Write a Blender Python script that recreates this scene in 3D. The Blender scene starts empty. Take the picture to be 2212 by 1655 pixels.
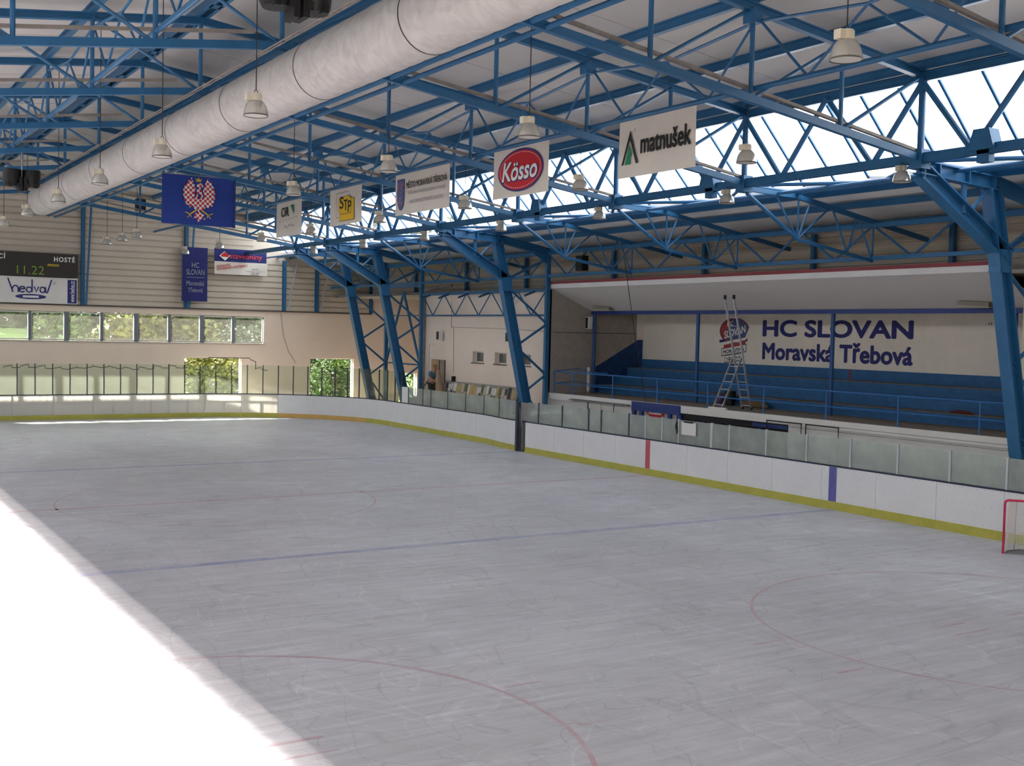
import bpy, math, random
from mathutils import Vector, Matrix
random.seed(7)
SC = bpy.context.scene
COL = SC.collection

# ------------------------------------------------------------------ camera, daylight, exposure
def set_camera():
    yaw, pitch, roll = 0.5553460, -0.0429873, 0.0226034
    cy, sy, cp, sp = math.cos(yaw), math.sin(yaw), math.cos(pitch), math.sin(pitch)
    f = Vector((sy*cp, cy*cp, sp)); r = Vector((cy, -sy, 0)); u = r.cross(f)
    cr, sr = math.cos(roll), math.sin(roll)
    r2 = r*cr + u*sr; u2 = -r*sr + u*cr
    cam = bpy.data.cameras.new('camera'); o = bpy.data.objects.new('camera', cam); COL.objects.link(o)
    m = Matrix((r2, u2, -f)).transposed().to_4x4(); m.translation = Vector((0, 0, 5.053))
    o.matrix_world = m
    cam.sensor_width = 36.0; cam.sensor_fit = 'HORIZONTAL'; cam.lens = 36.0*2495.43/2212
    cam.clip_start = 0.05; cam.clip_end = 500
    SC.camera = o
set_camera()

W = bpy.data.worlds.new('world'); SC.world = W; W.use_nodes = True
bg = W.node_tree.nodes['Background']
bg.inputs['Color'].default_value = (0.95, 0.975, 1.0, 1); bg.inputs['Strength'].default_value = 4.6

SUN_DIR = Vector((0.864, -1.05, -1.0)).normalized()
sl = bpy.data.lights.new('sun', 'SUN'); sl.energy = 44.0; sl.angle = math.radians(1.5); sl.color = (1.0, 0.885, 0.79)
so = bpy.data.objects.new('sun', sl); COL.objects.link(so)
so.rotation_euler = SUN_DIR.to_track_quat('-Z', 'Y').to_euler(); so.location = (-40, 110, 60)

SC.view_settings.view_transform = 'Standard'
try: SC.view_settings.look = 'None'
except Exception: pass
SC.view_settings.exposure = 0.35; SC.view_settings.gamma = 1.0; SC.view_settings.use_curve_mapping = False
cy_ = SC.cycles
cy_.max_bounces = 9; cy_.diffuse_bounces = 6; cy_.glossy_bounces = 3; cy_.transmission_bounces = 4; cy_.transparent_max_bounces = 14
cy_.caustics_reflective = False; cy_.caustics_refractive = False
cy_.sample_clamp_indirect = 6.0
cy_.use_denoising = True
try: cy_.denoiser = 'OPENIMAGEDENOISE'
except Exception: pass

def portal(name, loc, size_x, size_y, rot):
    l = bpy.data.lights.new(name, 'AREA'); l.shape = 'RECTANGLE'; l.size = size_x; l.size_y = size_y
    l.cycles.is_portal = True
    o = bpy.data.objects.new(name, l); COL.objects.link(o); o.location = loc; o.rotation_euler = rot
# portals only guide the sampling of daylight through the two roof glazing bands and the end windows

# ------------------------------------------------------------------ materials
MATS = {}
def mat(name, color, rough=0.6, metal=0.0, spec=0.4, noise=None, bump=None, coat=0):
    if name in MATS: return MATS[name]
    m = bpy.data.materials.new(name); m.use_nodes = True; nt = m.node_tree; N = nt.nodes; L = nt.links
    b = N['Principled BSDF']
    b.inputs['Base Color'].default_value = (*color, 1); b.inputs['Roughness'].default_value = rough
    b.inputs['Metallic'].default_value = metal; b.inputs['Specular IOR Level'].default_value = spec
    tc = None
    if noise or bump:
        tc = N.new('ShaderNodeTexCoord')
    if noise:
        scale, amt = noise
        n = N.new('ShaderNodeTexNoise'); n.inputs['Scale'].default_value = scale; n.inputs['Detail'].default_value = 6
        n.inputs['Roughness'].default_value = 0.65
        L.new(tc.outputs['Object'], n.inputs['Vector'])
        cr = N.new('ShaderNodeValToRGB'); cr.color_ramp.elements[0].position = 0.3; cr.color_ramp.elements[1].position = 0.72
        lo = tuple(max(0, c*(1-amt)) for c in color); hi = tuple(min(1, c*(1+amt*0.5)) for c in color)
        cr.color_ramp.elements[0].color = (*lo, 1); cr.color_ramp.elements[1].color = (*hi, 1)
        L.new(n.outputs['Fac'], cr.inputs['Fac']); L.new(cr.outputs['Color'], b.inputs['Base Color'])
    if bump:
        scale, st = bump
        n2 = N.new('ShaderNodeTexNoise'); n2.inputs['Scale'].default_value = scale; n2.inputs['Detail'].default_value = 4
        L.new(tc.outputs['Object'], n2.inputs['Vector'])
        bp = N.new('ShaderNodeBump'); bp.inputs['Strength'].default_value = st; bp.inputs['Distance'].default_value = 0.02
        L.new(n2.outputs['Fac'], bp.inputs['Height']); L.new(bp.outputs['Normal'], b.inputs['Normal'])
    MATS[name] = m
    return m

def glass_mat(name, tint, opaque, haze, rough=0.05, translucent=0.5):
    """a pane: clear share + hazy share (diffuse and translucent) + faint gloss"""
    m = bpy.data.materials.new(name); m.use_nodes = True; nt = m.node_tree; N = nt.nodes; L = nt.links
    N.remove(N['Principled BSDF']); out = N['Material Output']
    tr = N.new('ShaderNodeBsdfTransparent'); tr.inputs['Color'].default_value = (*tint, 1)
    df = N.new('ShaderNodeBsdfDiffuse'); df.inputs['Color'].default_value = (*haze, 1)
    tl = N.new('ShaderNodeBsdfTranslucent'); tl.inputs['Color'].default_value = (*haze, 1)
    mx = N.new('ShaderNodeMixShader'); mx.inputs['Fac'].default_value = translucent
    L.new(df.outputs[0], mx.inputs[1]); L.new(tl.outputs[0], mx.inputs[2])
    tc = N.new('ShaderNodeTexCoord'); nz = N.new('ShaderNodeTexNoise'); nz.inputs['Scale'].default_value = 1.3; nz.inputs['Detail'].default_value = 5
    L.new(tc.outputs['Object'], nz.inputs['Vector'])
    mr = N.new('ShaderNodeMapRange'); mr.inputs['From Min'].default_value = 0.3; mr.inputs['From Max'].default_value = 0.7
    mr.inputs['To Min'].default_value = opaque*0.8; mr.inputs['To Max'].default_value = min(1, opaque*1.2)
    L.new(nz.outputs['Fac'], mr.inputs['Value'])
    m1 = N.new('ShaderNodeMixShader'); L.new(mr.outputs[0], m1.inputs['Fac'])
    L.new(tr.outputs[0], m1.inputs[1]); L.new(mx.outputs[0], m1.inputs[2])
    gl = N.new('ShaderNodeBsdfGlossy'); gl.inputs['Roughness'].default_value = rough
    m2 = N.new('ShaderNodeMixShader'); m2.inputs['Fac'].default_value = 0.03
    L.new(m1.outputs[0], m2.inputs[1]); L.new(gl.outputs[0], m2.inputs[2])
    L.new(m2.outputs[0], out.inputs['Surface'])
    MATS[name] = m
    return m

def translucent_mat(name, color, share):
    m = bpy.data.materials.new(name); m.use_nodes = True; nt = m.node_tree; N = nt.nodes; L = nt.links
    b = N['Principled BSDF']; b.inputs['Base Color'].default_value = (*color, 1); b.inputs['Roughness'].default_value = 0.45
    tl = N.new('ShaderNodeBsdfTranslucent'); tl.inputs['Color'].default_value = (*color, 1)
    mx = N.new('ShaderNodeMixShader'); mx.inputs['Fac'].default_value = share
    L.new(b.outputs[0], mx.inputs[1]); L.new(tl.outputs[0], mx.inputs[2]); L.new(mx.outputs[0], N['Material Output'].inputs['Surface'])
    MATS[name] = m
    return m

BLUE = mat('blue_steel_paint', (0.024, 0.130, 0.285), 0.42, noise=(1.5, 0.18))
GREYTUBE = mat('weathered_grey_tray', (0.26, 0.23, 0.21), 0.6, noise=(3, 0.3))
CEIL = mat('ceiling_panel', (0.57, 0.545, 0.525), 0.85, noise=(0.25, 0.08))
CLAD = mat('beige_cladding', (0.56, 0.50, 0.42), 0.7, noise=(0.6, 0.1))
PLASTER = mat('cream_plaster', (0.80, 0.69, 0.59), 0.9, noise=(0.5, 0.06), bump=(40, 0.12))
WHITEWALL = mat('whitewashed_wall', (0.82, 0.77, 0.69), 0.9, noise=(0.8, 0.10), bump=(30, 0.15))
GREYWALL = mat('grey_brown_render', (0.36, 0.32, 0.28), 0.95, noise=(2.5, 0.15), bump=(60, 0.3))
CONCRETE = mat('concrete', (0.33, 0.30, 0.27), 0.9, noise=(1.2, 0.25))
WHITEPAINT = mat('white_paint', (0.72, 0.71, 0.69), 0.6, noise=(0.9, 0.08))
REDPAINT = mat('dark_red_flashing', (0.22, 0.035, 0.045), 0.5)
NAVYPAINT = mat('navy_paint', (0.02, 0.045, 0.21), 0.5, noise=(2, 0.2))
STEPBLUE = mat('blue_step_paint', (0.03, 0.125, 0.30), 0.7, noise=(3, 0.22))
TREAD = mat('worn_tread', (0.24, 0.195, 0.155), 0.9, noise=(4, 0.3))
HDPE = mat('white_board_sheet', (0.76, 0.77, 0.79), 0.4, noise=(1.2, 0.06))
HDPE_END = translucent_mat('thin_white_board_sheet', (0.78, 0.77, 0.74), 0.5)
KICK = mat('yellow_kick_strip', (0.48, 0.46, 0.085), 0.5, noise=(1.5, 0.2))
KICKO = mat('orange_kick_strip', (0.66, 0.42, 0.13), 0.5, noise=(1.5, 0.15))
RAILDARK = mat('navy_board_rail', (0.014, 0.02, 0.055), 0.5)
POSTGREY = mat('aluminium_post', (0.50, 0.51, 0.54), 0.4, metal=0.3)
POSTDARK = mat('dark_post', (0.05, 0.06, 0.085), 0.5)
REDSTRIPE = mat('red_stripe', (0.55, 0.10, 0.13), 0.5, noise=(4, 0.2))
BLUESTRIPE = mat('blue_stripe', (0.13, 0.13, 0.40), 0.5, noise=(4, 0.25))
STEELGREY = mat('galvanised_frame', (0.22, 0.22, 0.23), 0.55)
ALU = mat('aluminium', (0.62, 0.62, 0.63), 0.3, metal=0.75)
LAMPBODY = mat('lamp_housing', (0.60, 0.55, 0.44), 0.5)
LAMPLENS = mat('lamp_lens', (0.62, 0.60, 0.54), 0.35)
BLACK = mat('black_plastic', (0.006, 0.006, 0.007), 0.5)
CABLE = mat('black_cable', (0.03, 0.027, 0.025), 0.7)
RUBBER = mat('rubber', (0.02, 0.02, 0.02), 0.8)
CLOTH = mat('white_banner_cloth', (0.66, 0.62, 0.56), 0.85, noise=(1.1, 0.06))
INK = mat('black_print', (0.016, 0.016, 0.018), 0.7)
GREENINK = mat('green_print', (0.015, 0.22, 0.10), 0.7)
REDINK = mat('red_print', (0.50, 0.018, 0.028), 0.7)
NAVYINK = mat('navy_print', (0.028, 0.032, 0.17), 0.7)
YELLOWINK = mat('yellow_print', (0.72, 0.46, 0.03), 0.7)
WHITEINK = mat('white_print', (0.80, 0.79, 0.77), 0.7)
GREYINK = mat('grey_print', (0.22, 0.23, 0.27), 0.7)
FLAGBLUE = mat('blue_flag_cloth', (0.022, 0.055, 0.30), 0.8, noise=(2, 0.12))
NAVYCLOTH = mat('navy_banner_cloth', (0.020, 0.028, 0.15), 0.85, noise=(2, 0.15))
SCREEN = mat('scoreboard_face', (0.035, 0.03, 0.027), 0.6)
DARKPANE = mat('dark_opening', (0.02, 0.019, 0.018), 0.9)  # near-black tone for the window of the players box
WOOD = mat('weathered_wood', (0.27, 0.17, 0.09), 0.8, noise=(5, 0.3))
SKYGLASS = glass_mat('roof_glazing', (0.98, 0.99, 1.0), 0.06, (0.9, 0.93, 0.97), translucent=1.0)
WINGLASS = glass_mat('dusty_window_glass', (0.88, 0.90, 0.88), 0.016, (0.8, 0.8, 0.74), translucent=0.9)
SHIELD = glass_mat('scuffed_clear_shield', (0.88, 0.93, 0.90), 0.40, (0.66, 0.71, 0.67), translucent=0.35)
SHIELD_END = glass_mat('tall_scuffed_shield', (0.88, 0.93, 0.87), 0.06, (0.70, 0.75, 0.66), translucent=0.6)
LEAF = mat('leaf_green', (0.040, 0.085, 0.014), 0.6, noise=(0.7, 0.5))
LEAF2 = mat('yellowish_leaf', (0.11, 0.125, 0.022), 0.6, noise=(0.7, 0.4))
LEAFDARK = mat('dark_leaf', (0.014, 0.036, 0.009), 0.6, noise=(0.7, 0.5))
BARK = mat('bark', (0.09, 0.065, 0.045), 0.9)
LAWN = mat('lawn', (0.07, 0.13, 0.02), 0.9, noise=(0.6, 0.4))

def duct_mat():
    m = mat('insulated_duct_skin', (0.5, 0.47, 0.45), 0.62, spec=0.3)
    nt = m.node_tree; N = nt.nodes; L = nt.links; b = N['Principled BSDF']
    tc = N.new('ShaderNodeTexCoord')
    n = N.new('ShaderNodeTexNoise'); n.inputs['Scale'].default_value = 2.2; n.inputs['Detail'].default_value = 8; n.inputs['Distortion'].default_value = 1.6
    L.new(tc.outputs['Object'], n.inputs['Vector'])
    cr = N.new('ShaderNodeValToRGB'); cr.color_ramp.elements[0].position = 0.33; cr.color_ramp.elements[0].color = (0.42, 0.40, 0.385, 1)
    cr.color_ramp.elements[1].position = 0.62; cr.color_ramp.elements[1].color = (0.52, 0.495, 0.475, 1)
    L.new(n.outputs['Fac'], cr.inputs['Fac']); L.new(cr.outputs['Color'], b.inputs['Base Color'])
    bp = N.new('ShaderNodeBump'); bp.inputs['Strength'].default_value = 0.35; bp.inputs['Distance'].default_value = 0.05
    L.new(n.outputs['Fac'], bp.inputs['Height']); L.new(bp.outputs['Normal'], b.inputs['Normal'])
    return m
DUCT = duct_mat()

def lamp_mat():
    m = mat('ribbed_reflector', (0.66, 0.63, 0.57), 0.24, metal=0.55)
    return m
REFL = lamp_mat()

def ice_mat():
    m = bpy.data.materials.new('scratched_ice'); m.use_nodes = True; nt = m.node_tree; N = nt.nodes; L = nt.links
    b = N['Principled BSDF']; b.inputs['Specular IOR Level'].default_value = 0.35
    tc = N.new('ShaderNodeTexCoord')
    def mapped(sx, sy, rot):
        mp = N.new('ShaderNodeMapping'); mp.inputs['Scale'].default_value = (sx, sy, 1); mp.inputs['Rotation'].default_value = (0, 0, rot)
        L.new(tc.outputs['Object'], mp.inputs['Vector']); return mp
    def noise(mp, scale, detail, rough, dist=0.0):
        n = N.new('ShaderNodeTexNoise'); n.inputs['Scale'].default_value = scale; n.inputs['Detail'].default_value = detail
        n.inputs['Roughness'].default_value = rough; n.inputs['Distortion'].default_value = dist
        L.new(mp.outputs[0], n.inputs['Vector']); return n
    def ramp(src, p0, p1, v0, v1):
        r = N.new('ShaderNodeMapRange'); r.inputs['From Min'].default_value = p0; r.inputs['From Max'].default_value = p1
        r.inputs['To Min'].default_value = v0; r.inputs['To Max'].default_value = v1
        L.new(src, r.inputs['Value']); return r
    def mul(a, bb):
        q = N.new('ShaderNodeMath'); q.operation = 'MULTIPLY'; L.new(a, q.inputs[0]); L.new(bb, q.inputs[1]); return q
    base = ramp(noise(mapped(1, 1, 0), 0.30, 8, 0.6, 0.5).outputs['Fac'], 0.3, 0.7, 0.86, 1.05)
    cur = base
    # brushed smears of the skates in several directions: long thin stretched noise
    for (rot, sx, sy, sc, lo, hi) in ((0.15, 0.22, 2.6, 2.2, 0.90, 1.07), (0.75, 0.16, 2.2, 2.6, 0.91, 1.06), (-0.45, 0.20, 3.0, 2.0, 0.91, 1.06), (1.35, 0.25, 2.4, 3.0, 0.93, 1.05)):
        n = noise(mapped(sx, sy, rot), sc, 6, 0.68, 0.35)
        cur = mul(cur.outputs[0], ramp(n.outputs['Fac'], 0.30, 0.70, lo, hi).outputs[0])
    cur = mul(cur.outputs[0], ramp(noise(mapped(1, 1, 0.2), 9.0, 5, 0.7).outputs['Fac'], 0.3, 0.7, 0.96, 1.03).outputs[0])
    # long smooth skate cuts, thin dark or pale lines
    for (sx, sy, rot, sc, p, lo) in ((1, 0.35, 0.5, 0.55, 0.006, 0.86), (0.4, 1, -0.35, 0.6, 0.006, 0.87), (1, 0.8, 0.9, 0.8, 0.005, 0.80), (0.7, 0.3, -1.0, 0.7, 0.006, 1.14), (1, 0.4, 0.1, 1.0, 0.005, 1.12)):
        n = noise(mapped(sx, sy, rot), sc, 1.6, 0.45, 0.7)
        s = N.new('ShaderNodeMath'); s.operation = 'SUBTRACT'; L.new(n.outputs['Fac'], s.inputs[0]); s.inputs[1].default_value = 0.5
        a = N.new('ShaderNodeMath'); a.operation = 'ABSOLUTE'; L.new(s.outputs[0], a.inputs[0])
        cur = mul(cur.outputs[0], ramp(a.outputs[0], 0.0, p, lo, 1).outputs[0])
    col = N.new('ShaderNodeMixRGB'); col.blend_type = 'MULTIPLY'; col.inputs['Fac'].default_value = 1.0
    col.inputs['Color1'].default_value = (0.545, 0.545, 0.59, 1)
    L.new(cur.outputs[0], col.inputs['Color2']); L.new(col.outputs[0], b.inputs['Base Color'])
    rr = ramp(noise(mapped(1, 1, 0.3), 1.5, 6, 0.6).outputs['Fac'], 0.3, 0.7, 0.34, 0.55)
    L.new(rr.outputs[0], b.inputs['Roughness'])
    bp = N.new('ShaderNodeBump'); bp.inputs['Strength'].default_value = 0.10; bp.inputs['Distance'].default_value = 0.02
    L.new(cur.outputs[0], bp.inputs['Height']); L.new(bp.outputs['Normal'], b.inputs['Normal'])
    MATS['ice'] = m
    return m
ICE = ice_mat()
def faded(name, color, share):
    """paint under the ice: broken up by frost"""
    m = mat(name, color, 0.5)
    nt = m.node_tree; N = nt.nodes; L = nt.links; b = N['Principled BSDF']
    tc = N.new('ShaderNodeTexCoord'); n = N.new('ShaderNodeTexNoise'); n.inputs['Scale'].default_value = 1.6; n.inputs['Detail'].default_value = 7; n.inputs['Roughness'].default_value = 0.7
    L.new(tc.outputs['Object'], n.inputs['Vector'])
    mr = N.new('ShaderNodeMapRange'); mr.inputs['From Min'].default_value = 0.35; mr.inputs['From Max'].default_value = 0.68
    mr.inputs['To Min'].default_value = share; mr.inputs['To Max'].default_value = share*0.25
    L.new(n.outputs['Fac'], mr.inputs['Value'])
    mx = N.new('ShaderNodeMixRGB'); mx.inputs['Color1'].default_value = (0.51, 0.51, 0.555, 1); mx.inputs['Color2'].default_value = (*color, 1)
    L.new(mr.outputs[0], mx.inputs['Fac']); L.new(mx.outputs[0], b.inputs['Base Color'])
    return m
ICEBLUE = faded('blue_line_under_ice', (0.20, 0.22, 0.44), 0.8)
ICERED = faded('red_line_under_ice', (0.44, 0.20, 0.24), 0.7)

# ------------------------------------------------------------------ geometry helpers
class MB:
    def __init__(s): s.v = []; s.f = []; s.smooth = False
    def quad(s, a, b, c, d):
        n = len(s.v); s.v += [tuple(a), tuple(b), tuple(c), tuple(d)]; s.f.append((n, n+1, n+2, n+3)); return s
    def poly(s, pts):
        n = len(s.v); s.v += [tuple(p) for p in pts]; s.f.append(tuple(range(n, n+len(pts)))); return s
    def hexa(s, p):   # 8 points: 0-3 one face, 4-7 the opposite one
        n = len(s.v); s.v += [tuple(q) for q in p]
        for f in ((3, 2, 1, 0), (4, 5, 6, 7), (0, 1, 5, 4), (1, 2, 6, 5), (2, 3, 7, 6), (3, 0, 4, 7)): s.f.append(tuple(n+i for i in f))
        return s
    def box(s, x0, x1, y0, y1, z0, z1):
        return s.hexa(((x0, y0, z0), (x1, y0, z0), (x1, y1, z0), (x0, y1, z0), (x0, y0, z1), (x1, y0, z1), (x1, y1, z1), (x0, y1, z1)))
    def bar(s, p, q, w, h, up=(0, 0, 1)):
        """rectangular bar from p to q; w across, h along 'up'"""
        p, q = Vector(p), Vector(q); d = (q-p).normalized(); up = Vector(up)
        r = d.cross(up)
        if r.length < 1e-4: r = d.cross(Vector((1, 0, 0)))
        r.normalize(); u = r.cross(d).normalized(); r = r*(w/2); u = u*(h/2)
        return s.hexa((p-r-u, p+r-u, p+r+u, p-r+u, q-r-u, q+r-u, q+r+u, q-r+u))
    def ibeam(s, p, q, w, h, up=(0, 0, 1), t=0.03):
        """I-section from p to q: flanges w wide, total height h along 'up'"""
        p, q = Vector(p), Vector(q); d = (q-p).normalized(); up = Vector(up)
        r = d.cross(up)
        if r.length < 1e-4: r = d.cross(Vector((1, 0, 0)))
        r.normalize(); u = r.cross(d).normalized()
        s.bar(p+u*(h/2-t/2), q+u*(h/2-t/2), w, t, up); s.bar(p-u*(h/2-t/2), q-u*(h/2-t/2), w, t, up)
        return s.bar(p, q, t*0.8, h-2*t, up)
    def tube(s, pts, r, n=8, closed=False, caps=True):
        s.smooth = True
        pts = [Vector(p) for p in pts]; rings = []; m = len(pts)
        radii = r if isinstance(r, (list, tuple)) else [r]*m
        ref = Vector((0, 0, 1))
        for i in range(m):
            if closed: d = (pts[(i+1) % m]-pts[i-1])
            else: d = pts[min(i+1, m-1)]-pts[max(i-1, 0)]
            d.normalize()
            a = d.cross(ref)
            if a.length < 0.15: a = d.cross(Vector((1, 0.3, 0)))
            a.normalize(); b = d.cross(a)
            base = len(s.v)
            for k in range(n):
                t = 2*math.pi*k/n; s.v.append(tuple(pts[i]+(a*math.cos(t)+b*math.sin(t))*radii[i]))
            rings.append(base)
        for i in range(m if closed else m-1):
            A, B = rings[i], rings[(i+1) % m]
            for k in range(n): s.f.append((A+k, A+(k+1) % n, B+(k+1) % n, B+k))
        if caps and not closed:
            s.f.append(tuple(rings[0]+k for k in range(n))[::-1]); s.f.append(tuple(rings[-1]+k for k in range(n)))
        return s
    def lathe(s, c, prof, n=20, axis='z', ribs=0, rib=0.0, cap=False):
        """profile [(radius, height)] round the axis through c"""
        s.smooth = True
        c = Vector(c); rings = []
        for (r, h) in prof:
            base = len(s.v)
            for k in range(n):
                t = 2*math.pi*k/n; rr = r*(1+rib*(1 if (k % 2) else -1)) if ribs else r
                x, y = rr*math.cos(t), rr*math.sin(t)
                s.v.append(tuple(c+(Vector((x, y, h)) if axis == 'z' else Vector((x, h, y)))))
            rings.append(base)
        for A, B in zip(rings, rings[1:]):
            for k in range(n): s.f.append((A+k, A+(k+1) % n, B+(k+1) % n, B+k))
        if cap:
            s.f.append(tuple(rings[0]+k for k in range(n))[::-1]); s.f.append(tuple(rings[-1]+k for k in range(n)))
        return s
    def prism(s, pts, a, b):
        """closed outline swept from offset a to offset b (vectors added to the points)"""
        a, b = Vector(a), Vector(b); m = len(pts); n = len(s.v)
        s.v += [tuple(Vector(p)+a) for p in pts]+[tuple(Vector(p)+b) for p in pts]
        s.f.append(tuple(range(n, n+m))[::-1]); s.f.append(tuple(range(n+m, n+2*m)))
        for i in range(m): s.f.append((n+i, n+(i+1) % m, n+m+(i+1) % m, n+m+i))
        return s
    def build(s, name, m, parent=None, smooth=None):
        me = bpy.data.meshes.new(name)
        off = world_of(parent) if parent else Vector((0, 0, 0))
        me.from_pydata([(x-off.x, y-off.y, z-off.z) for x, y, z in s.v], [], s.f); me.update()
        me.materials.append(m)
        if smooth if smooth is not None else s.smooth:
            me.polygons.foreach_set('use_smooth', [True]*len(me.polygons))
            try: me.set_sharp_from_angle(angle=math.radians(40))
            except Exception: pass
        o = bpy.data.objects.new(name, me); COL.objects.link(o)
        if parent: o.parent = parent
        return o

def world_of(o):
    p = Vector((0, 0, 0))
    while o is not None: p += o.location; o = o.parent
    return p
def tag(o, label=None, cat=None, group=None, kind=None):
    if label: o['label'] = label
    if cat: o['category'] = cat
    if group: o['group'] = group
    if kind: o['kind'] = kind
    return o
def thing(name, loc, label, cat, group=None):
    o = bpy.data.objects.new(name, None); o.empty_display_size = 0.2; COL.objects.link(o); o.location = loc
    return tag(o, label, cat, group)
def struct(name, mb, m, parent=None):
    o = mb.build(name, m, parent)
    if parent is None: o['kind'] = 'structure'
    return o
def copy_tree(o, parent=None):
    c = o.copy(); COL.objects.link(c)
    if parent: c.parent = parent
    for ch in list(o.children): copy_tree(ch, c)
    return c
ORD = ['first', 'second', 'third', 'fourth', 'fifth', 'sixth', 'seventh', 'eighth', 'ninth', 'tenth', 'eleventh', 'twelfth', 'thirteenth', 'fourteenth',
       'fifteenth', 'sixteenth', 'seventeenth', 'eighteenth', 'nineteenth', 'twentieth', 'twenty-first', 'twenty-second', 'twenty-third', 'twenty-fourth', 'twenty-fifth', 'twenty-sixth', 'twenty-seventh', 'twenty-eighth']

def lettering(name, body, parent, centre, right, up, width, height, m, bold=0.0, shear=0.0, depth=0.006, spacing=1.0, align='CENTER'):
    """printed words as a thin mesh filling width x height, centred at 'centre' on the plane right/up"""
    cu = bpy.data.curves.new(name, 'FONT'); cu.body = body; cu.size = 1.0; cu.offset = min(bold, 0.0); cu.shear = shear; cu.space_character = spacing
    cu.align_x = align; cu.resolution_u = 4; cu.space_line = 0.9
    t = bpy.data.objects.new(name, cu); COL.objects.link(t)
    bpy.context.view_layer.update()
    me = bpy.data.meshes.new_from_object(t.evaluated_get(bpy.context.evaluated_depsgraph_get()))
    COL.objects.unlink(t); bpy.data.objects.remove(t); bpy.data.curves.remove(cu)
    if bold > 0:                     # heavier strokes: the same outlines shifted round
        vs = [v.co.copy() for v in me.vertices]; fs = [tuple(p.vertices) for p in me.polygons]; V, Fc, lift = [], [], []
        for k in range(9):
            d = Vector((0, 0, 0)) if k == 8 else Vector((math.cos(k*math.pi/4), math.sin(k*math.pi/4), 0))*bold
            if k < 8: lift.append(k*0.0007)
            n0 = len(V); V += [v+d for v in vs]; Fc += [tuple(i+n0 for i in f) for f in fs]
        lift.append(0.0062); per = len(vs)
        me = bpy.data.meshes.new(name); me.from_pydata(V, [], Fc); me.update()
    xs = [v.co.x for v in me.vertices]; ys = [v.co.y for v in me.vertices]
    x0, x1, y0, y1 = min(xs), max(xs), min(ys), max(ys)
    right, up = Vector(right).normalized(), Vector(up).normalized(); nrm = right.cross(up)
    c = Vector(centre)-world_of(parent)
    sx, sy = width/(x1-x0), height/(y1-y0)
    for i, v in enumerate(me.vertices):
        extra = lift[i//per] if bold > 0 else 0.0
        v.co = c+right*((v.co.x-(x0+x1)/2)*sx)+up*((v.co.y-(y0+y1)/2)*sy)+nrm*(depth+extra)
    me.materials.clear(); me.materials.append(m)
    o = bpy.data.objects.new(name, me); COL.objects.link(o); o.parent = parent
    return o
def flat_shape(name, pts2, parent, centre, right, up, m, depth=0.005, mb=None):
    """flat printed outline; pts2 in metres on the plane right/up about centre"""
    right, up = Vector(right).normalized(), Vector(up).normalized(); nrm = right.cross(up); c = Vector(centre)
    mbb = mb or MB()
    for poly in (pts2 if isinstance(pts2[0][0], (list, tuple)) else [pts2]):
        mbb.poly([c+right*x+up*y+nrm*depth for x, y in poly])
    return mbb.build(name, m, parent) if mb is None else mbb
def ring(rx, ry, n=40, a0=0, a1=2*math.pi): return [(rx*math.cos(a0+(a1-a0)*i/n), ry*math.sin(a0+(a1-a0)*i/n)) for i in range(n)]

# ------------------------------------------------------------------ the hall's regular dimensions (metres)
XC = 9.05                                  # ridge
def T(i): return 18.44+6*i                 # transverse truss lines
PX = [XC+2.73*k for k in range(-5, 6)]     # truss panel points
def z_low(x): return 11.22-0.132*abs(x-XC)
def z_up(x): return 13.05-0.122*abs(x-XC)
def z_ceil(x): return z_up(x)+0.34
Y_NEAR, Y_FAR = -5.0, 67.0
YD = 58.7
TRUSS_Y = [T(-2), T(-1), T(0), T(1), T(2), T(3), T(4), T(5), T(6), YD]

# ------------------------------------------------------------------ light portals in the daylight openings (they emit nothing)
portal('portal_skylight_right', (24.35, 30, 10.45), 2.75, 72, (0, math.radians(46.8), 0))
portal('portal_skylight_left', (-6.25, 30, 10.45), 2.75, 72, (0, math.radians(-46.8), 0))
portal('portal_end_windows', (14.5, 67.2, 4.9), 19.0, 1.7, (math.radians(-90), 0, 0))

# ------------------------------------------------------------------ ground and shell
struct('floor', MB().box(-13.5, 41, -6, 68, -0.35, -0.03), CONCRETE)
struct('terrain', MB().prism([(-80, 68, -0.15), (-80, 86, -0.15), (-80, 112, 4.3), (-80, 190, 5.2), (-80, 190, -0.6), (-80, 68, -0.6)], (0, 0, 0), (200, 0, 0)), LAWN)
# main gable ceiling: two slabs
c = MB()
for s in (-1, 1):
    xe = XC+s*14.15
    a = (XC, z_ceil(XC)); b = (xe, z_ceil(xe))
    pts = [(a[0], Y_NEAR, a[1]), (b[0], Y_NEAR, b[1]), (b[0], Y_NEAR, b[1]+0.16), (a[0], Y_NEAR, a[1]+0.16)]
    c.prism(pts, (0, 0, 0), (0, Y_FAR-Y_NEAR+0.3, 0))
struct('ceiling', c, CEIL)
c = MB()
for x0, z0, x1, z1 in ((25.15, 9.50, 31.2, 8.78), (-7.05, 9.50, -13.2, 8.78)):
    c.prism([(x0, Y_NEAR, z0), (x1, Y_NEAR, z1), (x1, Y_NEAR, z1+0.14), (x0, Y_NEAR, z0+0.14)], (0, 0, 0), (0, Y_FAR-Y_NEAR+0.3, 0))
struct('ceiling_lower', c, mat('brightened_ceiling_panel', (0.84, 0.82, 0.79), 0.85, noise=(0.25, 0.06)))  # low roof panels coloured paler to make up for weak light beneath them
# faint panel joints on the ceiling are thin cover strips across the slope
c = MB()
for k in range(1, 24):
    y = Y_NEAR+3*k+0.4
    for s in (-1, 1):
        xe = XC+s*14.0
        c.bar((XC, y, z_ceil(XC)-0.004), (xe, y, z_ceil(xe)-0.004), 0.03, 0.012)
struct('trim_1', c, mat('panel_joint', (0.50, 0.48, 0.45), 0.8))

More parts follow.
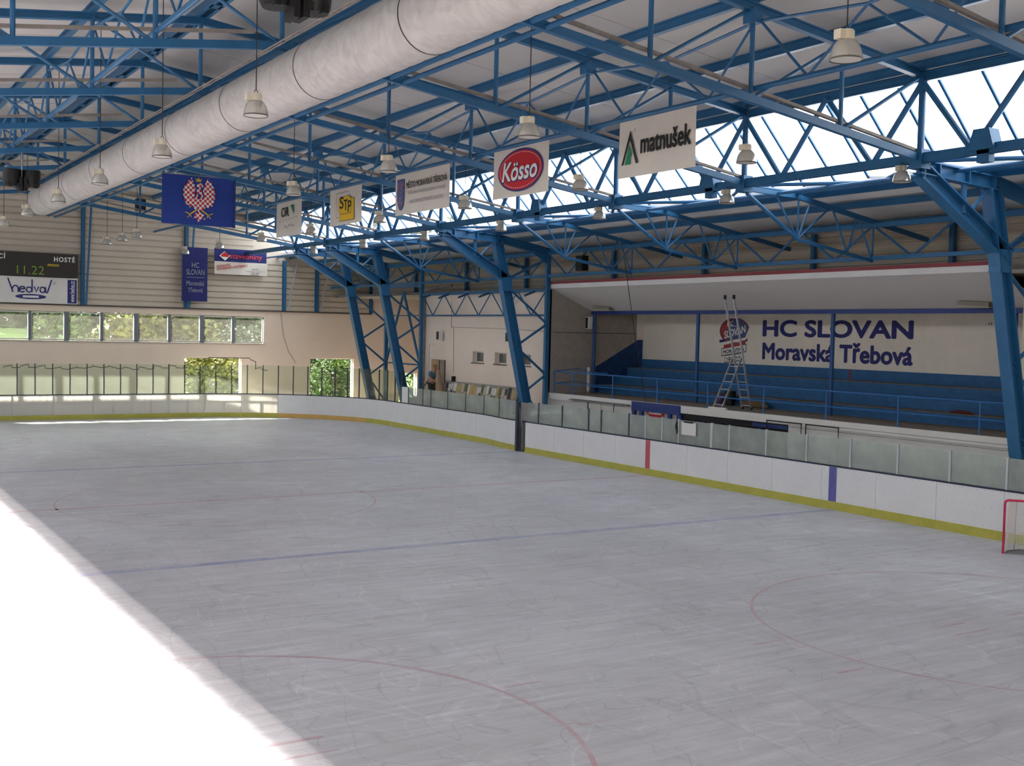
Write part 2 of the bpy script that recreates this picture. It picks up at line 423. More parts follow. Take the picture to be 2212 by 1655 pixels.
# far wall: plaster below with window band and three door openings
def wall_with_holes(mb, x0, x1, z0, z1, holes, y0, y1):
    xs = sorted({x0, x1, *[h[0] for h in holes], *[h[1] for h in holes]}); zs = sorted({z0, z1, *[h[2] for h in holes], *[h[3] for h in holes]})
    xs = [x for x in xs if x0 <= x <= x1]; zs = [z for z in zs if z0 <= z <= z1]
    for a, b in zip(xs, xs[1:]):
        run = None
        for c_, d in zip(zs, zs[1:]):
            mx, mz = (a+b)/2, (c_+d)/2
            hole = any(h[0] < mx < h[1] and h[2] < mz < h[3] for h in holes)
            if not hole:
                if run and abs(run[1]-c_) < 1e-6: run[1] = d
                else:
                    if run: mb.box(a, b, y0, y1, run[0], run[1])
                    run = [c_, d]
            elif run: mb.box(a, b, y0, y1, run[0], run[1]); run = None
        if run: mb.box(a, b, y0, y1, run[0], run[1])
    return mb
WX = [23.94-1.88*k for k in range(0, 11)]          # window edges, right to left
WZ0, WZ1 = 4.10, 5.70
DOORS = [(19.15, 22.58, -0.03, 3.24), (26.92, 29.82, -0.03, 3.24), (33.0, 34.3, -0.03, 2.35)]
wf = wall_with_holes(MB(), -13.2, 38, -0.03, 6.05, [(WX[-1], WX[0], WZ0, WZ1)]+DOORS, 67.0, 67.34)
struct('wall_far', wf, PLASTER)
struct('wall_far_annex', MB().box(30.95, 38, 67.0, 67.34, 6.05, 7.2), PLASTER)
for i, d in enumerate(DOORS):                       # door openings: thin steel linings
    m = MB()
    m.box(d[0]-0.02, d[0]+0.05, 67.20, 67.36, d[2], d[3]); m.box(d[1]-0.05, d[1]+0.02, 67.20, 67.36, d[2], d[3]); m.box(d[0], d[1], 67.20, 67.36, d[3]-0.05, d[3]+0.02)
    struct('door_%d' % (i+1), m, WHITEPAINT)
WFRAME = mat('pale_window_frame', (0.60, 0.60, 0.60), 0.5)
for k in range(10):
    x1, x0 = WX[k], WX[k+1]
    f = MB(); t = 0.07
    f.box(x0+0.03, x1-0.03, 67.06, 67.16, WZ0+0.03, WZ0+0.03+t); f.box(x0+0.03, x1-0.03, 67.06, 67.16, WZ1-0.03-t, WZ1-0.03)
    f.box(x0+0.03, x0+0.03+t, 67.06, 67.16, WZ0+0.03, WZ1-0.03); f.box(x1-0.03-t, x1-0.03, 67.06, 67.16, WZ0+0.03, WZ1-0.03)
    w = struct('window_%d' % (k+1), f, WFRAME)
    tag(w, 'pale framed window, %s from the right in the far wall band' % ORD[k])
    MB().box(x0+0.1, x1-0.1, 67.10, 67.112, WZ0+0.1, WZ1-0.1).build('pane', WINGLASS, w)
    mull = MB()
    wd = 0.13 if k % 2 else 0.07
    if k < 9: mull.box(x0-wd, x0+wd, 67.02, 67.22, WZ0, WZ1)
    if mull.v: mull.build('mullion', mat('grey_blue_mullion', (0.17, 0.19, 0.23), 0.5), w)
struct('trim_2', MB().box(WX[-1], WX[0]+0.02, 66.93, 67.2, WZ0-0.07, WZ0), mat('sill_metal', (0.42, 0.40, 0.38), 0.5))
struct('trim_3', MB().box(-13, 30.95, 66.88, 67.1, 6.02, 6.11), mat('dark_ledge', (0.10, 0.085, 0.08), 0.6))

# horizontal profiled cladding, above the plaster of the far wall and along the right side
P_ = 0.345
def clad_far():
    mb = MB(); z = 6.10
    while z < 13.4:
        zt = min(z+P_, 13.4)
        def span(zz):
            if zz < 9.0: return (-12.9, 31.0)
            d = min(14.15, max(0.3, (z_ceil(XC)-zz)/0.122)); return (XC-d, XC+d)
        a, b = span(zt)
        y0, y1 = 66.90, 66.97
        mb.quad((a, y0, z), (b, y0, z), (b, y0, z+0.255), (a, y0, z+0.255))
        mb.quad((a, y0, z+0.255), (b, y0, z+0.255), (b, y1, z+0.275), (a, y1, z+0.275))
        mb.quad((a, y1, z+0.275), (b, y1, z+0.275), (b, y1, z+0.325), (a, y1, z+0.325))
        mb.quad((a, y1, z+0.325), (b, y1, z+0.325), (b, y0, z+P_), (a, y0, z+P_))
        z += P_
    mb.quad((-13, 67.05, 6.05), (-13, 67.05, 13.3), (31, 67.05, 13.3), (31, 67.05, 6.05))
    return mb
struct('wall_far_upper', clad_far(), CLAD)
def clad_side(x, sgn, z0, z1):
    mb = MB(); z = z0
    while z < z1:
        X0, X1 = x, x+sgn*0.07
        mb.quad((X0, Y_FAR, z), (X0, Y_NEAR, z), (X0, Y_NEAR, z+0.255), (X0, Y_FAR, z+0.255))
        mb.quad((X0, Y_FAR, z+0.255), (X0, Y_NEAR, z+0.255), (X1, Y_NEAR, z+0.275), (X1, Y_FAR, z+0.275))
        mb.quad((X1, Y_FAR, z+0.275), (X1, Y_NEAR, z+0.275), (X1, Y_NEAR, z+0.325), (X1, Y_FAR, z+0.325))
        mb.quad((X1, Y_FAR, z+0.325), (X1, Y_NEAR, z+0.325), (X0, Y_NEAR, z+P_), (X0, Y_FAR, z+P_))
        z += P_
    mb.box(*sorted((x+sgn*0.08, x+sgn*0.18)), Y_NEAR, Y_FAR, z0, z1)
    return mb
struct('wall_right_upper', clad_side(30.9, 1, 6.95, 9.0), CLAD)
struct('wall_left', MB().box(-13.2, -12.9, Y_NEAR, Y_FAR+0.3, -0.03, 9.0), WHITEWALL)
struct('wall_near', MB().box(-13.2, 38, Y_NEAR-0.3, Y_NEAR, -0.03, 13.5), WHITEWALL)
struct('wall_right_outer', MB().box(37.7, 38, Y_NEAR, Y_FAR+0.3, -0.03, 7.2), PLASTER)
# roof of the low annex behind the stand, and the profiled edge over the plaster wall
struct('roof_annex', MB().box(28.32, 38, 42.5, 67.3, 7.02, 7.12), mat('profiled_sheet', (0.30, 0.28, 0.25), 0.6))
e = MB()
for k in range(120): e.box(28.22, 28.32, 42.6+0.2*k, 42.7+0.2*k, 7.0, 7.1)
struct('trim_4', e, STEELGREY)
struct('roof_stand', MB().box(28.5, 38, Y_NEAR, 42.5, 7.02, 7.12), mat('profiled_sheet', (0.3, 0.28, 0.25), 0.6))

# roof glazing bands on both long sides
def skylight(n, sgn, label):
    X = lambda d: (XC+sgn*d)
    f = MB()
    f.bar((X(14.2), Y_NEAR, 11.52), (X(14.2), Y_FAR, 11.52), 0.16, 0.14); f.bar((X(16.2), Y_NEAR, 9.46), (X(16.2), Y_FAR, 9.46), 0.16, 0.12)
    w = struct('window_%d' % n, f, BLUE); tag(w, label)
    g = MB(); g.quad((X(14.25), Y_NEAR, 11.5), (X(14.25), Y_FAR, 11.5), (X(16.2), Y_FAR, 9.5), (X(16.2), Y_NEAR, 9.5)).build('pane', SKYGLASS, w)
    y = T(0)-20*1.2+0.1
    while y < Y_FAR:
        MB().bar((X(14.25), y, 11.48), (X(16.2), y, 9.47), 0.05, 0.07, (0, 1, 0)).build('glazing_bar', BLUE, w); y += 1.2
skylight(11, 1, 'long sloping band of roof glazing above the spectator stand')
skylight(12, -1, 'long sloping band of roof glazing on the sunny side of the hall')
# rusty eaves board and blue edge profile along the right roof edge
struct('trim_5', MB().box(22.86, 23.34, Y_NEAR, Y_FAR, 11.40, 11.58), mat('rusty_eaves_board', (0.085, 0.05, 0.035), 0.9, noise=(3, 0.5)))

# ------------------------------------------------------------------ steel roof
def part_tube(name, par, p, q, r, n=8): return MB().tube([p, q], r, n).build(name, BLUE, par)
def part_bar(name, par, p, q, w, h, up=(0, 0, 1)): return MB().bar(p, q, w, h, up).build(name, BLUE, par)
def roof_truss(y):
    t = thing('roof_truss', (XC, y, 11.2), None, None)
    # lower and upper chords follow the two roof slopes
    MB().bar((PX[1], y, z_low(PX[1])), (XC, y, z_low(XC)), 0.14, 0.17).bar((XC, y, z_low(XC)), (PX[-1], y, z_low(PX[-1])), 0.14, 0.17).build('lower_chord', BLUE, t)
    MB().ibeam((PX[0], y, z_up(PX[0])), (XC, y, z_up(XC)), 0.16, 0.2).ibeam((XC, y, z_up(XC)), (PX[-1]+0.1, y, z_up(PX[-1]+0.1)), 0.16, 0.2).build('upper_chord', BLUE, t)
    for x in PX[1:]: part_tube('post', t, (x, y, z_low(x)), (x, y, z_up(x)), 0.055)
    for k in range(5):                       # lower inner node to upper outer node
        for s in (-1, 1):
            a, b = PX[5+s*k], PX[5+s*(k+1)]
            if k == 4 and s < 0: continue
            if k == 4: part_tube('diagonal', t, (a, y, z_low(a)), (b, y, z_up(b)), 0.05)
            else: part_tube('diagonal', t, (a, y, z_low(a)), (b, y, z_up(b)), 0.042)
    for x in (PX[8], PX[2]):
        MB().box(x-0.14, x+0.14, y-0.16, y+0.16, z_up(x)-0.34, z_up(x)-0.08).build('bracket', BLUE, t)
    return t
proto = roof_truss(TRUSS_Y[0])
trusses = [proto]
for y in TRUSS_Y[1:]:
    c = copy_tree(proto); c.location.y = y; trusses.append(c)
names = ['outside the frame near the viewer', 'just outside the frame near the viewer']
for i, t in enumerate(trusses):
    n = len(trusses)-i
    if i == 2: lab = 'blue steel roof truss meeting the right column, nearer than the banner with black peak'
    elif i == len(trusses)-1: lab = 'blue steel roof truss closest to the beige cladding of the far wall'
    elif i < 2: lab = 'blue steel roof truss, %s of those in front of the right column' % ('nearer' if i == 1 else 'nearest')
    else: lab = 'blue steel roof truss, %s one back from the truss at the right column' % ORD[i-3]
    tag(t, lab, 'roof truss', 'blue transverse roof trusses')

# purlins under the ceiling
def purlin(x, where):
    z = z_up(x)+0.22; d = 0.24 if abs(x-XC) > 0.5 else 0.3
    m = MB()
    if abs(x-XC) < 0.5:
        for dx in (-0.14, 0.14): m.ibeam((x+dx, Y_NEAR, z), (x+dx, Y_FAR, z), 0.1, d)
        for k in range(36): m.box(x-0.14, x+0.14, Y_NEAR+2*k, Y_NEAR+2*k+0.35, z-d/2, z-d/2+0.02)
    else: m.ibeam((x, Y_NEAR, z), (x, Y_FAR, z), 0.14, d)
    o = m.build('roof_purlin', BLUE); tag(o, 'blue purlin under the ceiling, %s' % where, 'purlin', 'blue purlins under the main ceiling')
for k, x in enumerate(PX):
    d = k-5
    where = 'double one along the ridge above the duct' if d == 0 else '%s from the ridge towards the %s' % (ORD[abs(d)-1], 'stand' if d > 0 else 'sunny side')
    purlin(x, where)

# lattice purlins: bottom tube with W bracing up to the truss brackets
def lattice_purlin(x, label):
    zb, zt = z_low(x)+0.25, z_up(x)-0.26
    t = thing('lattice_purlin', (x, 30, zb), label, 'lattice girder', 'lattice purlins along the hall')
    MB().tube([(x, Y_NEAR, zb), (x, Y_FAR, zb)], 0.062, 10).build('bottom_tube', BLUE, t)
    ys = [T(i) for i in range(-3, 7)]+[YD+1.7]
    for y0, y1 in zip(ys, ys[1:]):
        L = y1-y0; ym = (y0+y1)/2; zm = zt-0.30
        part_tube('top_tube', t, (x, y0, zt), (x, ym, zm), 0.036, 6); part_tube('top_tube', t, (x, ym, zm), (x, y1, zt), 0.036, 6)
        for a, b in (((y0+0.1, zt), (y0+L*0.25, zb)), ((y0+L*0.25, zb), (ym, zm)), ((ym, zm), (y0+L*0.75, zb)), ((y0+L*0.75, zb), (y1-0.1, zt))):
            part_tube('web_bar', t, (x, a[0], a[1]), (x, b[0], b[1]), 0.030, 6)
lattice_purlin(PX[8]+0.12, 'blue lattice purlin along the hall from which the white sponsor banners hang')
lattice_purlin(PX[4]+0.02, 'blue lattice purlin along the hall on the sunny side of the duct')
lattice_purlin(PX[2], 'outermost blue lattice purlin along the hall on the sunny side')
tb = MB().tube([(PX[6]-0.12, Y_NEAR, z_low(PX[6])+0.02), (PX[6]-0.12, Y_FAR, z_low(PX[6])+0.02)], 0.07, 8)
tag(tb.build('tie_tube', BLUE), 'long blue tube along the hall beneath the duct, nearer the duct', 'tie bar')
tb = MB().tube([(PX[6]+0.22, Y_NEAR, z_low(PX[6])-0.05), (PX[6]+0.22, Y_FAR, z_low(PX[6])-0.05)], 0.06, 8)
tag(tb.build('tie_tube', BLUE), 'long blue tube along the hall beneath the duct, on the stand side', 'tie bar')

# cable trays along the trusses
for i, y in enumerate(TRUSS_Y[1:]):
    for s in (-1, 1):
        xa, xb = (XC+1.2, PX[-1]) if s > 0 else (XC-0.6, PX[1])
        m = MB().bar((xa, y+0.06, z_low(xa)+0.30), (xb, y+0.06, z_low(xb)+0.30-(0.12 if s > 0 else 0)), 0.09, 0.07)
        side = 'stand' if s > 0 else 'sunny'
        tag(m.build('cable_tray', GREYTUBE), 'brownish cable tray over the %s truss from the viewer, %s side of the duct' % (ORD[i], side), 'cable tray', 'cable trays over the truss lower chords')

# main longitudinal girder beside the skylight
GX = PX[-1]
def main_girder():
    t = thing('lattice_girder', (GX, 30, 9.42), 'main blue lattice girder running along the foot of the roof glazing above the columns', 'lattice girder')
    zb, zt = 9.42, 11.32
    MB().bar((GX, Y_NEAR, zb), (GX, Y_FAR, zb), 0.20, 0.22).build('bottom_chord', BLUE, t)
    MB().ibeam((GX, Y_NEAR, zt), (GX, Y_FAR, zt), 0.16, 0.22).build('top_chord', BLUE, t)
    ys = [T(i) for i in range(-3, 7)]+[YD+1.7]
    for y0, y1 in zip(ys, ys[1:]):
        L = y1-y0
        part_tube('post', t, (GX, y0, zb), (GX, y0, zt), 0.085, 10)
        for a, b, r in (((y0, zt-0.1), (y0+L*0.24, zb), 0.075), ((y0+L*0.24, zb), (y0+L*0.5, zt), 0.075), ((y0+L*0.5, zt), (y0+L*0.76, zb), 0.075), ((y0+L*0.76, zb), (y1, zt-0.1), 0.075)):
            part_tube('diagonal', t, (GX, a[0], a[1]), (GX, b[0], b[1]), r, 8)
        # node casting at every truss
        MB().box(GX-0.17, GX+0.17, y0-0.17, y0+0.17, zb-0.26, zb+0.2).build('node_box', BLUE, t)
    # outer chord under the sill with zigzag between, and sill uprights
    ox = 24.75
    MB().tube([(ox, Y_NEAR, 9.33), (ox, Y_FAR, 9.33)], 0.08, 8).build('outer_chord', BLUE, t)
    MB().tube([(ox-0.75, Y_NEAR, 9.24), (ox-0.75, Y_FAR, 9.24)], 0.05, 8).build('outer_chord', BLUE, t)
    for y0, y1 in zip(ys, ys[1:]):
        ym = (y0+y1)/2
        part_tube('plan_brace', t, (GX, y0, 9.36), (ox, ym, 9.33), 0.055, 8); part_tube('plan_brace', t, (ox, ym, 9.33), (GX, y1, 9.36), 0.055, 8)
        part_tube('plan_brace', t, (GX, y0, 9.36), (ox, y0, 9.33), 0.055, 8)
        for q in (0.25, 0.75): part_tube('sill_strut', t, (ox, y0+(y1-y0)*q, 9.33), (25.15, y0+(y1-y0)*q, 9.5), 0.03, 6)
    for y in (16.66, 25.81, 34.99):
        m = MB(); m.prism([(GX-0.2, y-0.34, 9.40), (GX-0.2, y+0.34, 9.40), (GX-0.2, y+0.2, 9.86), (GX-0.2, y-0.2, 9.86)], (0, 0, 0), (0.36, 0, 0)); m.box(GX-0.1, GX+0.1, y-0.16, y+0.16, 9.12, 9.4)
        m.build('gusset', BLUE, t)
    return t
main_girder()

# portal columns: inclined front leg, strut to the girder, back post, head beam, lacing
def portal_frame(y):
    t = thing('portal_column', (27.45, y, -0.03), None, None)
    w, h = 0.34, 0.42
    MB().ibeam((25.42, y, 8.95), (27.52, y, -0.03), w, h, (1, 0, 0.22), 0.035).build('front_leg', BLUE, t)
    MB().ibeam((26.10, y, 7.28), (22.72, y, 9.12), w, 0.40, (0.5, 0, 0.86), 0.035).build('strut', BLUE, t)
    b = MB().ibeam((22.62, y, 9.22), (25.6, y, 9.06), 0.26, 0.34).ibeam((25.6, y, 9.06), (28.1, y, 8.62), 0.26, 0.34)
    for x in (22.75, 23.3, 24.4, 25.4): b.box(x-0.015, x+0.015, y-0.13, y+0.13, 8.97+0.02*(22.7-x), 9.33+0.02*(22.7-x))
    b.build('head_beam', BLUE, t)
    MB().bar((28.06, y, -0.03), (28.06, y, 8.6), 0.17, 0.19, (1, 0, 0)).build('back_post', BLUE, t)
    def leg(z): return 25.42+(8.95-z)*(2.10/8.98)
    for z0, z1, out in ((7.35, 8.35, 1), (7.05, 5.55, 1), (4.55, 5.45, 1), (4.40, 3.32, 1), (2.55, 3.22, 1), (2.4, 1.2, 1), (0.4, 1.1, 1)):
        part_tube('lacing_bar', t, (leg(z0)+0.12, y, z0), (28.0, y, z1), 0.055, 8)
    part_tube('hanger', t, (24.35, y, 9.0), (24.35, y, 8.25), 0.075, 8)
    part_tube('lacing_bar', t, (24.5, y, 8.2), (25.2, y, 8.85), 0.05, 8)
    MB().box(25.66, 26.12, y-0.17, y+0.17, 6.86, 7.44).build('knee_plate', BLUE, t)
    MB().box(27.25, 27.85, y-0.25, y+0.25, -0.03, 0.03).build('base_plate', BLUE, t)
    MB().prism([(27.2, y, 8.6), (28.1, y, 8.6), (28.1, y, 8.05)], (0, -0.02, 0), (0, 0.02, 0)).build('gusset', BLUE, t)
    return t
p0 = portal_frame(T(0))
frames = [p0]
for y in (T(4), T(6), YD):
    c = copy_tree(p0); c.location.y = y; frames.append(c)
for o, lab in zip(frames, ('large dark blue lattice column at the right edge beside the stand', 'blue lattice column between the stand and the plaster wall with small windows',
                           'blue lattice column behind the end of the tall glass, beside the grey downpipe', 'farthest blue lattice column, standing before the far plaster wall')):
    tag(o, lab, 'column', 'blue lattice portal columns')

# half trusses carrying the low roof over the stand
def low_truss(y):
    t = thing('low_roof_truss', (25, y, 8.0), None, None)
    K = (24.85, 7.98); zu = lambda x: 9.22-(x-24.75)*0.155
    MB().bar((22.8, y, 9.28), (24.75, y, 9.22), 0.1, 0.13).bar((24.75, y, 9.22), (30.6, y, zu(30.6)), 0.1, 0.14).build('upper_chord', BLUE, t)
    MB().tube([(22.82, y, 9.15), (K[0], y, K[1]), (28.05, y, 7.52)], 0.058, 8).build('lower_chord', BLUE, t)
    for x in (23.9, 24.85, 25.35, 26.15): part_tube('web_bar', t, (K[0], y, K[1]), (x, y, zu(x) if x > 24.75 else 9.24), 0.03, 6)
    for x in (26.25, 27.3): part_tube('web_bar', t, (26.95, y, 7.68), (x, y, zu(x)), 0.03, 6)
    part_tube('web_bar', t, (28.05, y, 7.52), (27.35, y, zu(27.35)), 0.03, 6)
    return t
lt = low_truss(T(1)); lts = [lt]
for y in (T(2), T(3), T(5)):
    c = copy_tree(lt); c.location.y = y; lts.append(c)
for o, lab in zip(lts, ('nearest blue half truss under the low roof, first left of the right column', 'second blue half truss under the low roof, left of the right column',
                        'third blue half truss under the low roof, next to the middle column', 'farthest blue half truss under the low roof, beyond the middle column')):
    tag(o, lab, 'roof truss', 'half trusses under the low roof')
for k, (x, z) in enumerate(((25.5, 9.33), (27.0, 9.12), (29.4, 8.80))):
    tag(MB().ibeam((x, Y_NEAR, z), (x, Y_FAR, z), 0.12, 0.2).build('low_roof_purlin', BLUE), 'blue purlin under the low roof, %s from the glazing band' % ORD[k], 'purlin', 'purlins under the low roof')

# lattice girder along the back posts
def side_lattice():
    t = thing('side_lattice', (28.05, 30, 7.6), 'blue lattice girder running along the tops of the back posts above the stand', 'lattice girder')
    x = 28.05; zt, zb = 8.60, 7.60
    MB().bar((x, Y_NEAR, zt), (x, Y_FAR-0.4, zt), 0.12, 0.14).build('top_chord', BLUE, t)
    MB().bar((x, Y_NEAR, zb), (x, Y_FAR-0.4, zb), 0.10, 0.12).build('bottom_chord', BLUE, t)
    ys = [T(i) for i in range(-3, 7)]+[YD+1.7, 66.4]
    for y0, y1 in zip(ys, ys[1:]):
        L = y1-y0
        part_tube('post', t, (x, y0, zb), (x, y0, zt), 0.035, 6)
        for a, b in (((0, zt), (0.25, zb)), ((0.25, zb), (0.5, zt)), ((0.5, zt), (0.75, zb)), ((0.75, zb), (1, zt))):
            part_tube('web_bar', t, (x, y0+L*a[0], a[1]), (x, y0+L*b[0], b[1]), 0.036, 6)
side_lattice()
# wall posts standing against the side cladding
for k, y in enumerate((23.6, 29.4, 35.2, 41.2, 48.4, 54.4, 60.4)):
    tag(MB().bar((30.72, y, 7.05), (30.72, y, 8.8), 0.16, 0.16, (1, 0, 0)).build('wall_post', BLUE), 'short blue post against the side cladding, %s from the right column' % ORD[k], 'post', 'posts against the side cladding')
# bracing between the rear posts of the middle and far columns
def tie_truss():
    t = thing('bracing_truss', (28.06, 48.4, 5.9), 'thin blue bracing truss spanning between two back posts before the plaster wall', 'bracing truss')
    x = 28.06; zb, zt = 5.88, 6.98
    MB().tube([(x, T(4)+0.1, zb), (x, T(6)-0.1, zb)], 0.04, 8).build('bottom_chord', BLUE, t)
    MB().bar((x, T(4)+0.1, zt), (x, T(6)-0.1, zt), 0.1, 0.12).build('top_chord', BLUE, t)
    n = 5; L = (T(6)-T(4)-0.2)/n
    for k in range(n):
        y = T(4)+0.1+L*k
        part_tube('web_bar', t, (x, y, zt), (x, y+L/2, zb), 0.03, 6); part_tube('web_bar', t, (x, y+L/2, zb), (x, y+L, zt), 0.03, 6)
    for k in range(6):      # short outriggers under the eaves
        y = T(4)+1+2*k
        part_tube('outrigger', t, (x, y, 6.95), (27.2, y-0.5, 6.72), 0.05, 6)
tie_truss()
def a_brace():
    t = thing('sway_brace', (28.06, 56.6, 2.9), 'A-shaped blue sway brace between the two farthest columns', 'brace')
    x = 28.06; top = ((T(6)+YD)/2, 7.15)
    for y in (T(6), YD): part_tube('brace_leg', t, (x, top[0], top[1]), (x, y+(0.1 if y < 56 else -0.1), 3.35), 0.07, 8)
    part_tube('crossbar', t, (x, T(6), 3.27), (x, YD, 3.27), 0.045, 8); part_tube('crossbar', t, (x, T(6), 5.88), (x, YD, 5.88), 0.03, 8)
    MB().bar((x, T(6), 7.45), (x, YD, 7.45), 0.1, 0.12).build('top_bar', BLUE, t)
a_brace()
# posts of the far gable with thin raking stays
for k, x in enumerate((13.45, 19.15, 25.1, 27.2, 30.86)):
    zt = z_up(x)+0.2 if x < 22.7 else 9.35-(x-22.7)*0.1
    t = thing('gable_post', (x, 66.7, 6.08), 'blue gable post on the far wall ledge, %s from the left' % ORD[k], 'post', 'blue posts on the far wall ledge')
    MB().ibeam((x, 66.81, 6.10), (x, 66.81, zt), 0.2, 0.20, (0, 1, 0)).build('shaft', BLUE, t)
    if k < 4: MB().bar((x+0.14, 66.55, 6.1), (x+(0.42 if k < 2 else 0.7), 66.55, zt-0.05), 0.09, 0.09).build('stay', BLUE if k < 2 else POSTGREY, t)

# ------------------------------------------------------------------ ventilation duct
def duct():
    ax, az, R, y0, y1 = 9.2, 10.39, 0.62, Y_NEAR+0.02, 54.3
    t = thing('ventilation_duct', (ax, 25, az), 'huge round pale silver ventilation duct hanging under the ridge', 'ventilation duct')
    prof = []; y = y0; i = 0
    rnd = random.Random(3)
    while y < y1-0.3:
        step = 0.6; sag = rnd.uniform(0.004, 0.016)
        prof += [(R*(1-sag), y), (R*(1.004), y+0.16), (R*(1.007), y+0.32), (R*(1.002), y+0.5)]; y += step
    prof += [(R*0.99, y1-0.3), (R*0.93, y1-0.12), (R*0.72, y1-0.02), (0.01, y1)]
    MB().lathe((ax, 0, az), prof, 40, 'y').build('duct_skin', DUCT, t)
    yy = 8.1
    while yy < y1-1:
        MB().lathe((ax, 0, az), [(R*1.008, yy), (R*1.016, yy+0.012), (R*1.016, yy+0.026), (R*1.008, yy+0.04)], 40, 'y').build('seam_ring', CABLE, t); yy += 4.8
    for y in TRUSS_Y:
        if y < y1: MB().tube([(ax, y, az+R-0.02), (ax, y, z_low(ax)+0.05)], 0.012, 6).build('hanger_rod', STEELGREY, t)
    # light cable ladder running along its upper left flank
    l = thing('cable_ladder', (8.62, 25, 11.0), 'thin cable ladder running along the upper left flank of the duct', 'cable ladder')
    for dx, dz in ((0, 0), (0.16, 0.05)): MB().tube([(8.60+dx, Y_NEAR, 11.02+dz), (8.60+dx, 54, 11.02+dz)], 0.018, 6).build('side_rail', GREYTUBE, l)
    for k in range(58): MB().bar((8.60, Y_NEAR+1*k+0.5, 11.02), (8.76, Y_NEAR+1*k+0.5, 11.07), 0.03, 0.012).build('rung', GREYTUBE, l)
duct()

# ------------------------------------------------------------------ pendant high-bay lamps
def make_lamp():
    t = thing('pendant_lamp', (0, 0, 0), None, None)
    rf = MB().lathe((0, 0, 0), [(0.214, 0.0), (0.211, 0.03), (0.204, 0.08), (0.192, 0.13), (0.172, 0.18), (0.142, 0.225), (0.108, 0.255), (0.09, 0.262)], 40, ribs=1, rib=0.022).build('reflector', REFL, t)
    MB().lathe((0, 0, 0), [(0.218, -0.014), (0.222, 0.0), (0.214, 0.012)], 32).build('rim', mat('dark_rim', (0.11, 0.10, 0.09), 0.5), rf)
    MB().lathe((0, 0, 0), [(0.001, -0.004), (0.21, -0.004)], 32).build('lens', LAMPLENS, rf)
    bh = MB().lathe((0, 0, 0.245), [(0.098, 0), (0.102, 0.02), (0.102, 0.12), (0.09, 0.145), (0.02, 0.15)], 20, cap=True).build('ballast_housing', LAMPBODY, t)
    MB().box(-0.185, -0.08, -0.06, 0.06, 0.25, 0.375).build('junction_box', LAMPBODY, bh)
    MB().tube([(-0.03, 0, 0.39), (-0.03, 0, 0.43), (0, 0, 0.455), (0.03, 0, 0.43), (0.03, 0, 0.39)], 0.008, 6).build('hook', CABLE, bh)
    MB().tube([(0, 0, 0.45), (0, 0, 1.45)], 0.010, 6).build('cable', CABLE, t)
    return t
LAMPS = []
def row(x, ys, z, top, which, ends, prefix='ribbed pendant lamp'):
    for i, y in enumerate(ys): LAMPS.append((x, y, z, top, '%s, %s %s' % (prefix, ('nearest' if i == 0 else ORD[i]+' back') if i < len(ys)-1 else 'farthest', which)))
row(7.0, (20.17, 26.40, 32.63, 38.46, 44.17, 49.66), 8.84, z_ceil(7.0), 'of the row left of the duct', None)
row(12.0, (11.02, 18.92, 25.13, 31.31, 43.12), 8.83, z_ceil(12.0), 'of the row between duct and banners', None)
row(17.37, (18.65, 24.85, 30.95, 37.0, 43.35, 49.05, 55.0, 60.8), 8.83, 10.38, 'of the row in line with the banners', None)
row(22.55, (18.83, 24.96, 31.11, 37.37, 43.59, 49.77, 55.86), 8.89, 9.36, 'of the row close under the skylight girder', None)
for (y, n) in ((52.7, 'right-hand one'), (55.4, 'middle one'), (58.5, 'left-hand one')):
    LAMPS.append((12.9, y, 8.93, z_ceil(12.9), 'small pendant lamp far back against the beige cladding, the %s of three' % n))
lp = make_lamp()
for i, (x, y, z, top, lab) in enumerate(LAMPS):
    o = lp if i == 0 else copy_tree(lp)
    o.location = (x, y, z)
    for ch in o.children:
        if ch.name.startswith('cable'): ch.scale.z = (top-z-0.45)/1.0; ch.location.z = 0.45*(1-ch.scale.z)
    tag(o, lab, 'lamp', 'pendant lamps of the hall')

# ------------------------------------------------------------------ loudspeaker clusters
def speaker_cluster(x, y, z, s, lab):
    t = thing('speaker_cluster', (x, y, z), lab, 'loudspeaker')
    for sx, nm in ((-1, 'horn_cabinet'), (1, 'horn_cabinet')):
        m = MB()
        rings = []
        for (h, k) in ((0.0, 0.78), (0.08, 0.92), (0.3, 1.0), (0.55, 1.0)):
            rings.append([(x+sx*0.30*s+0.28*s*k*math.cos(q), y+0.30*s*k*math.sin(q)-0.05*s, z+h*s) for q in [2*math.pi*i/20 for i in range(20)]])
        base = len(m.v)
        for r in rings: m.v += r
        for j in range(3):
            for k in range(20): m.f.append((base+j*20+k, base+j*20+(k+1) % 20, base+(j+1)*20+(k+1) % 20, base+(j+1)*20+k))
        m.f.append(tuple(base+k for k in range(20))[::-1]); m.f.append(tuple(base+60+k for k in range(20)))
        m.smooth = True
        hc = m.build(nm, BLACK, t)
        for d in (-0.12, 0.12): MB().box(x+sx*0.26*s+d*s-0.05*s, x+sx*0.26*s+d*s+0.05*s, y-0.34*s, y-0.2*s, z-0.03*s, z+0.1*s).build('driver_box', BLACK, hc)
    MB().box(x-0.12*s, x-0.02*s, y-0.32*s, y+0.1*s, z-0.16*s, z+0.3*s).box(x+0.03*s, x+0.13*s, y-0.32*s, y+0.1*s, z-0.14*s, z+0.3*s).build('mounting_plate', BLACK, t)
    MB().tube([(x, y-0.05, z-0.14*s), (x, y-0.05, z+0.6*s), (x, y-0.05, z_low(x)+0.1)], 0.02, 8).build('hanger', POSTGREY, t)
speaker_cluster(6.5, 17.05, 9.90, 1.0, 'black loudspeaker cluster hanging at the top edge beside the duct')
speaker_cluster(6.62, 43.0, 9.70, 1.05, 'black loudspeaker cluster far away hanging above the scoreboard')
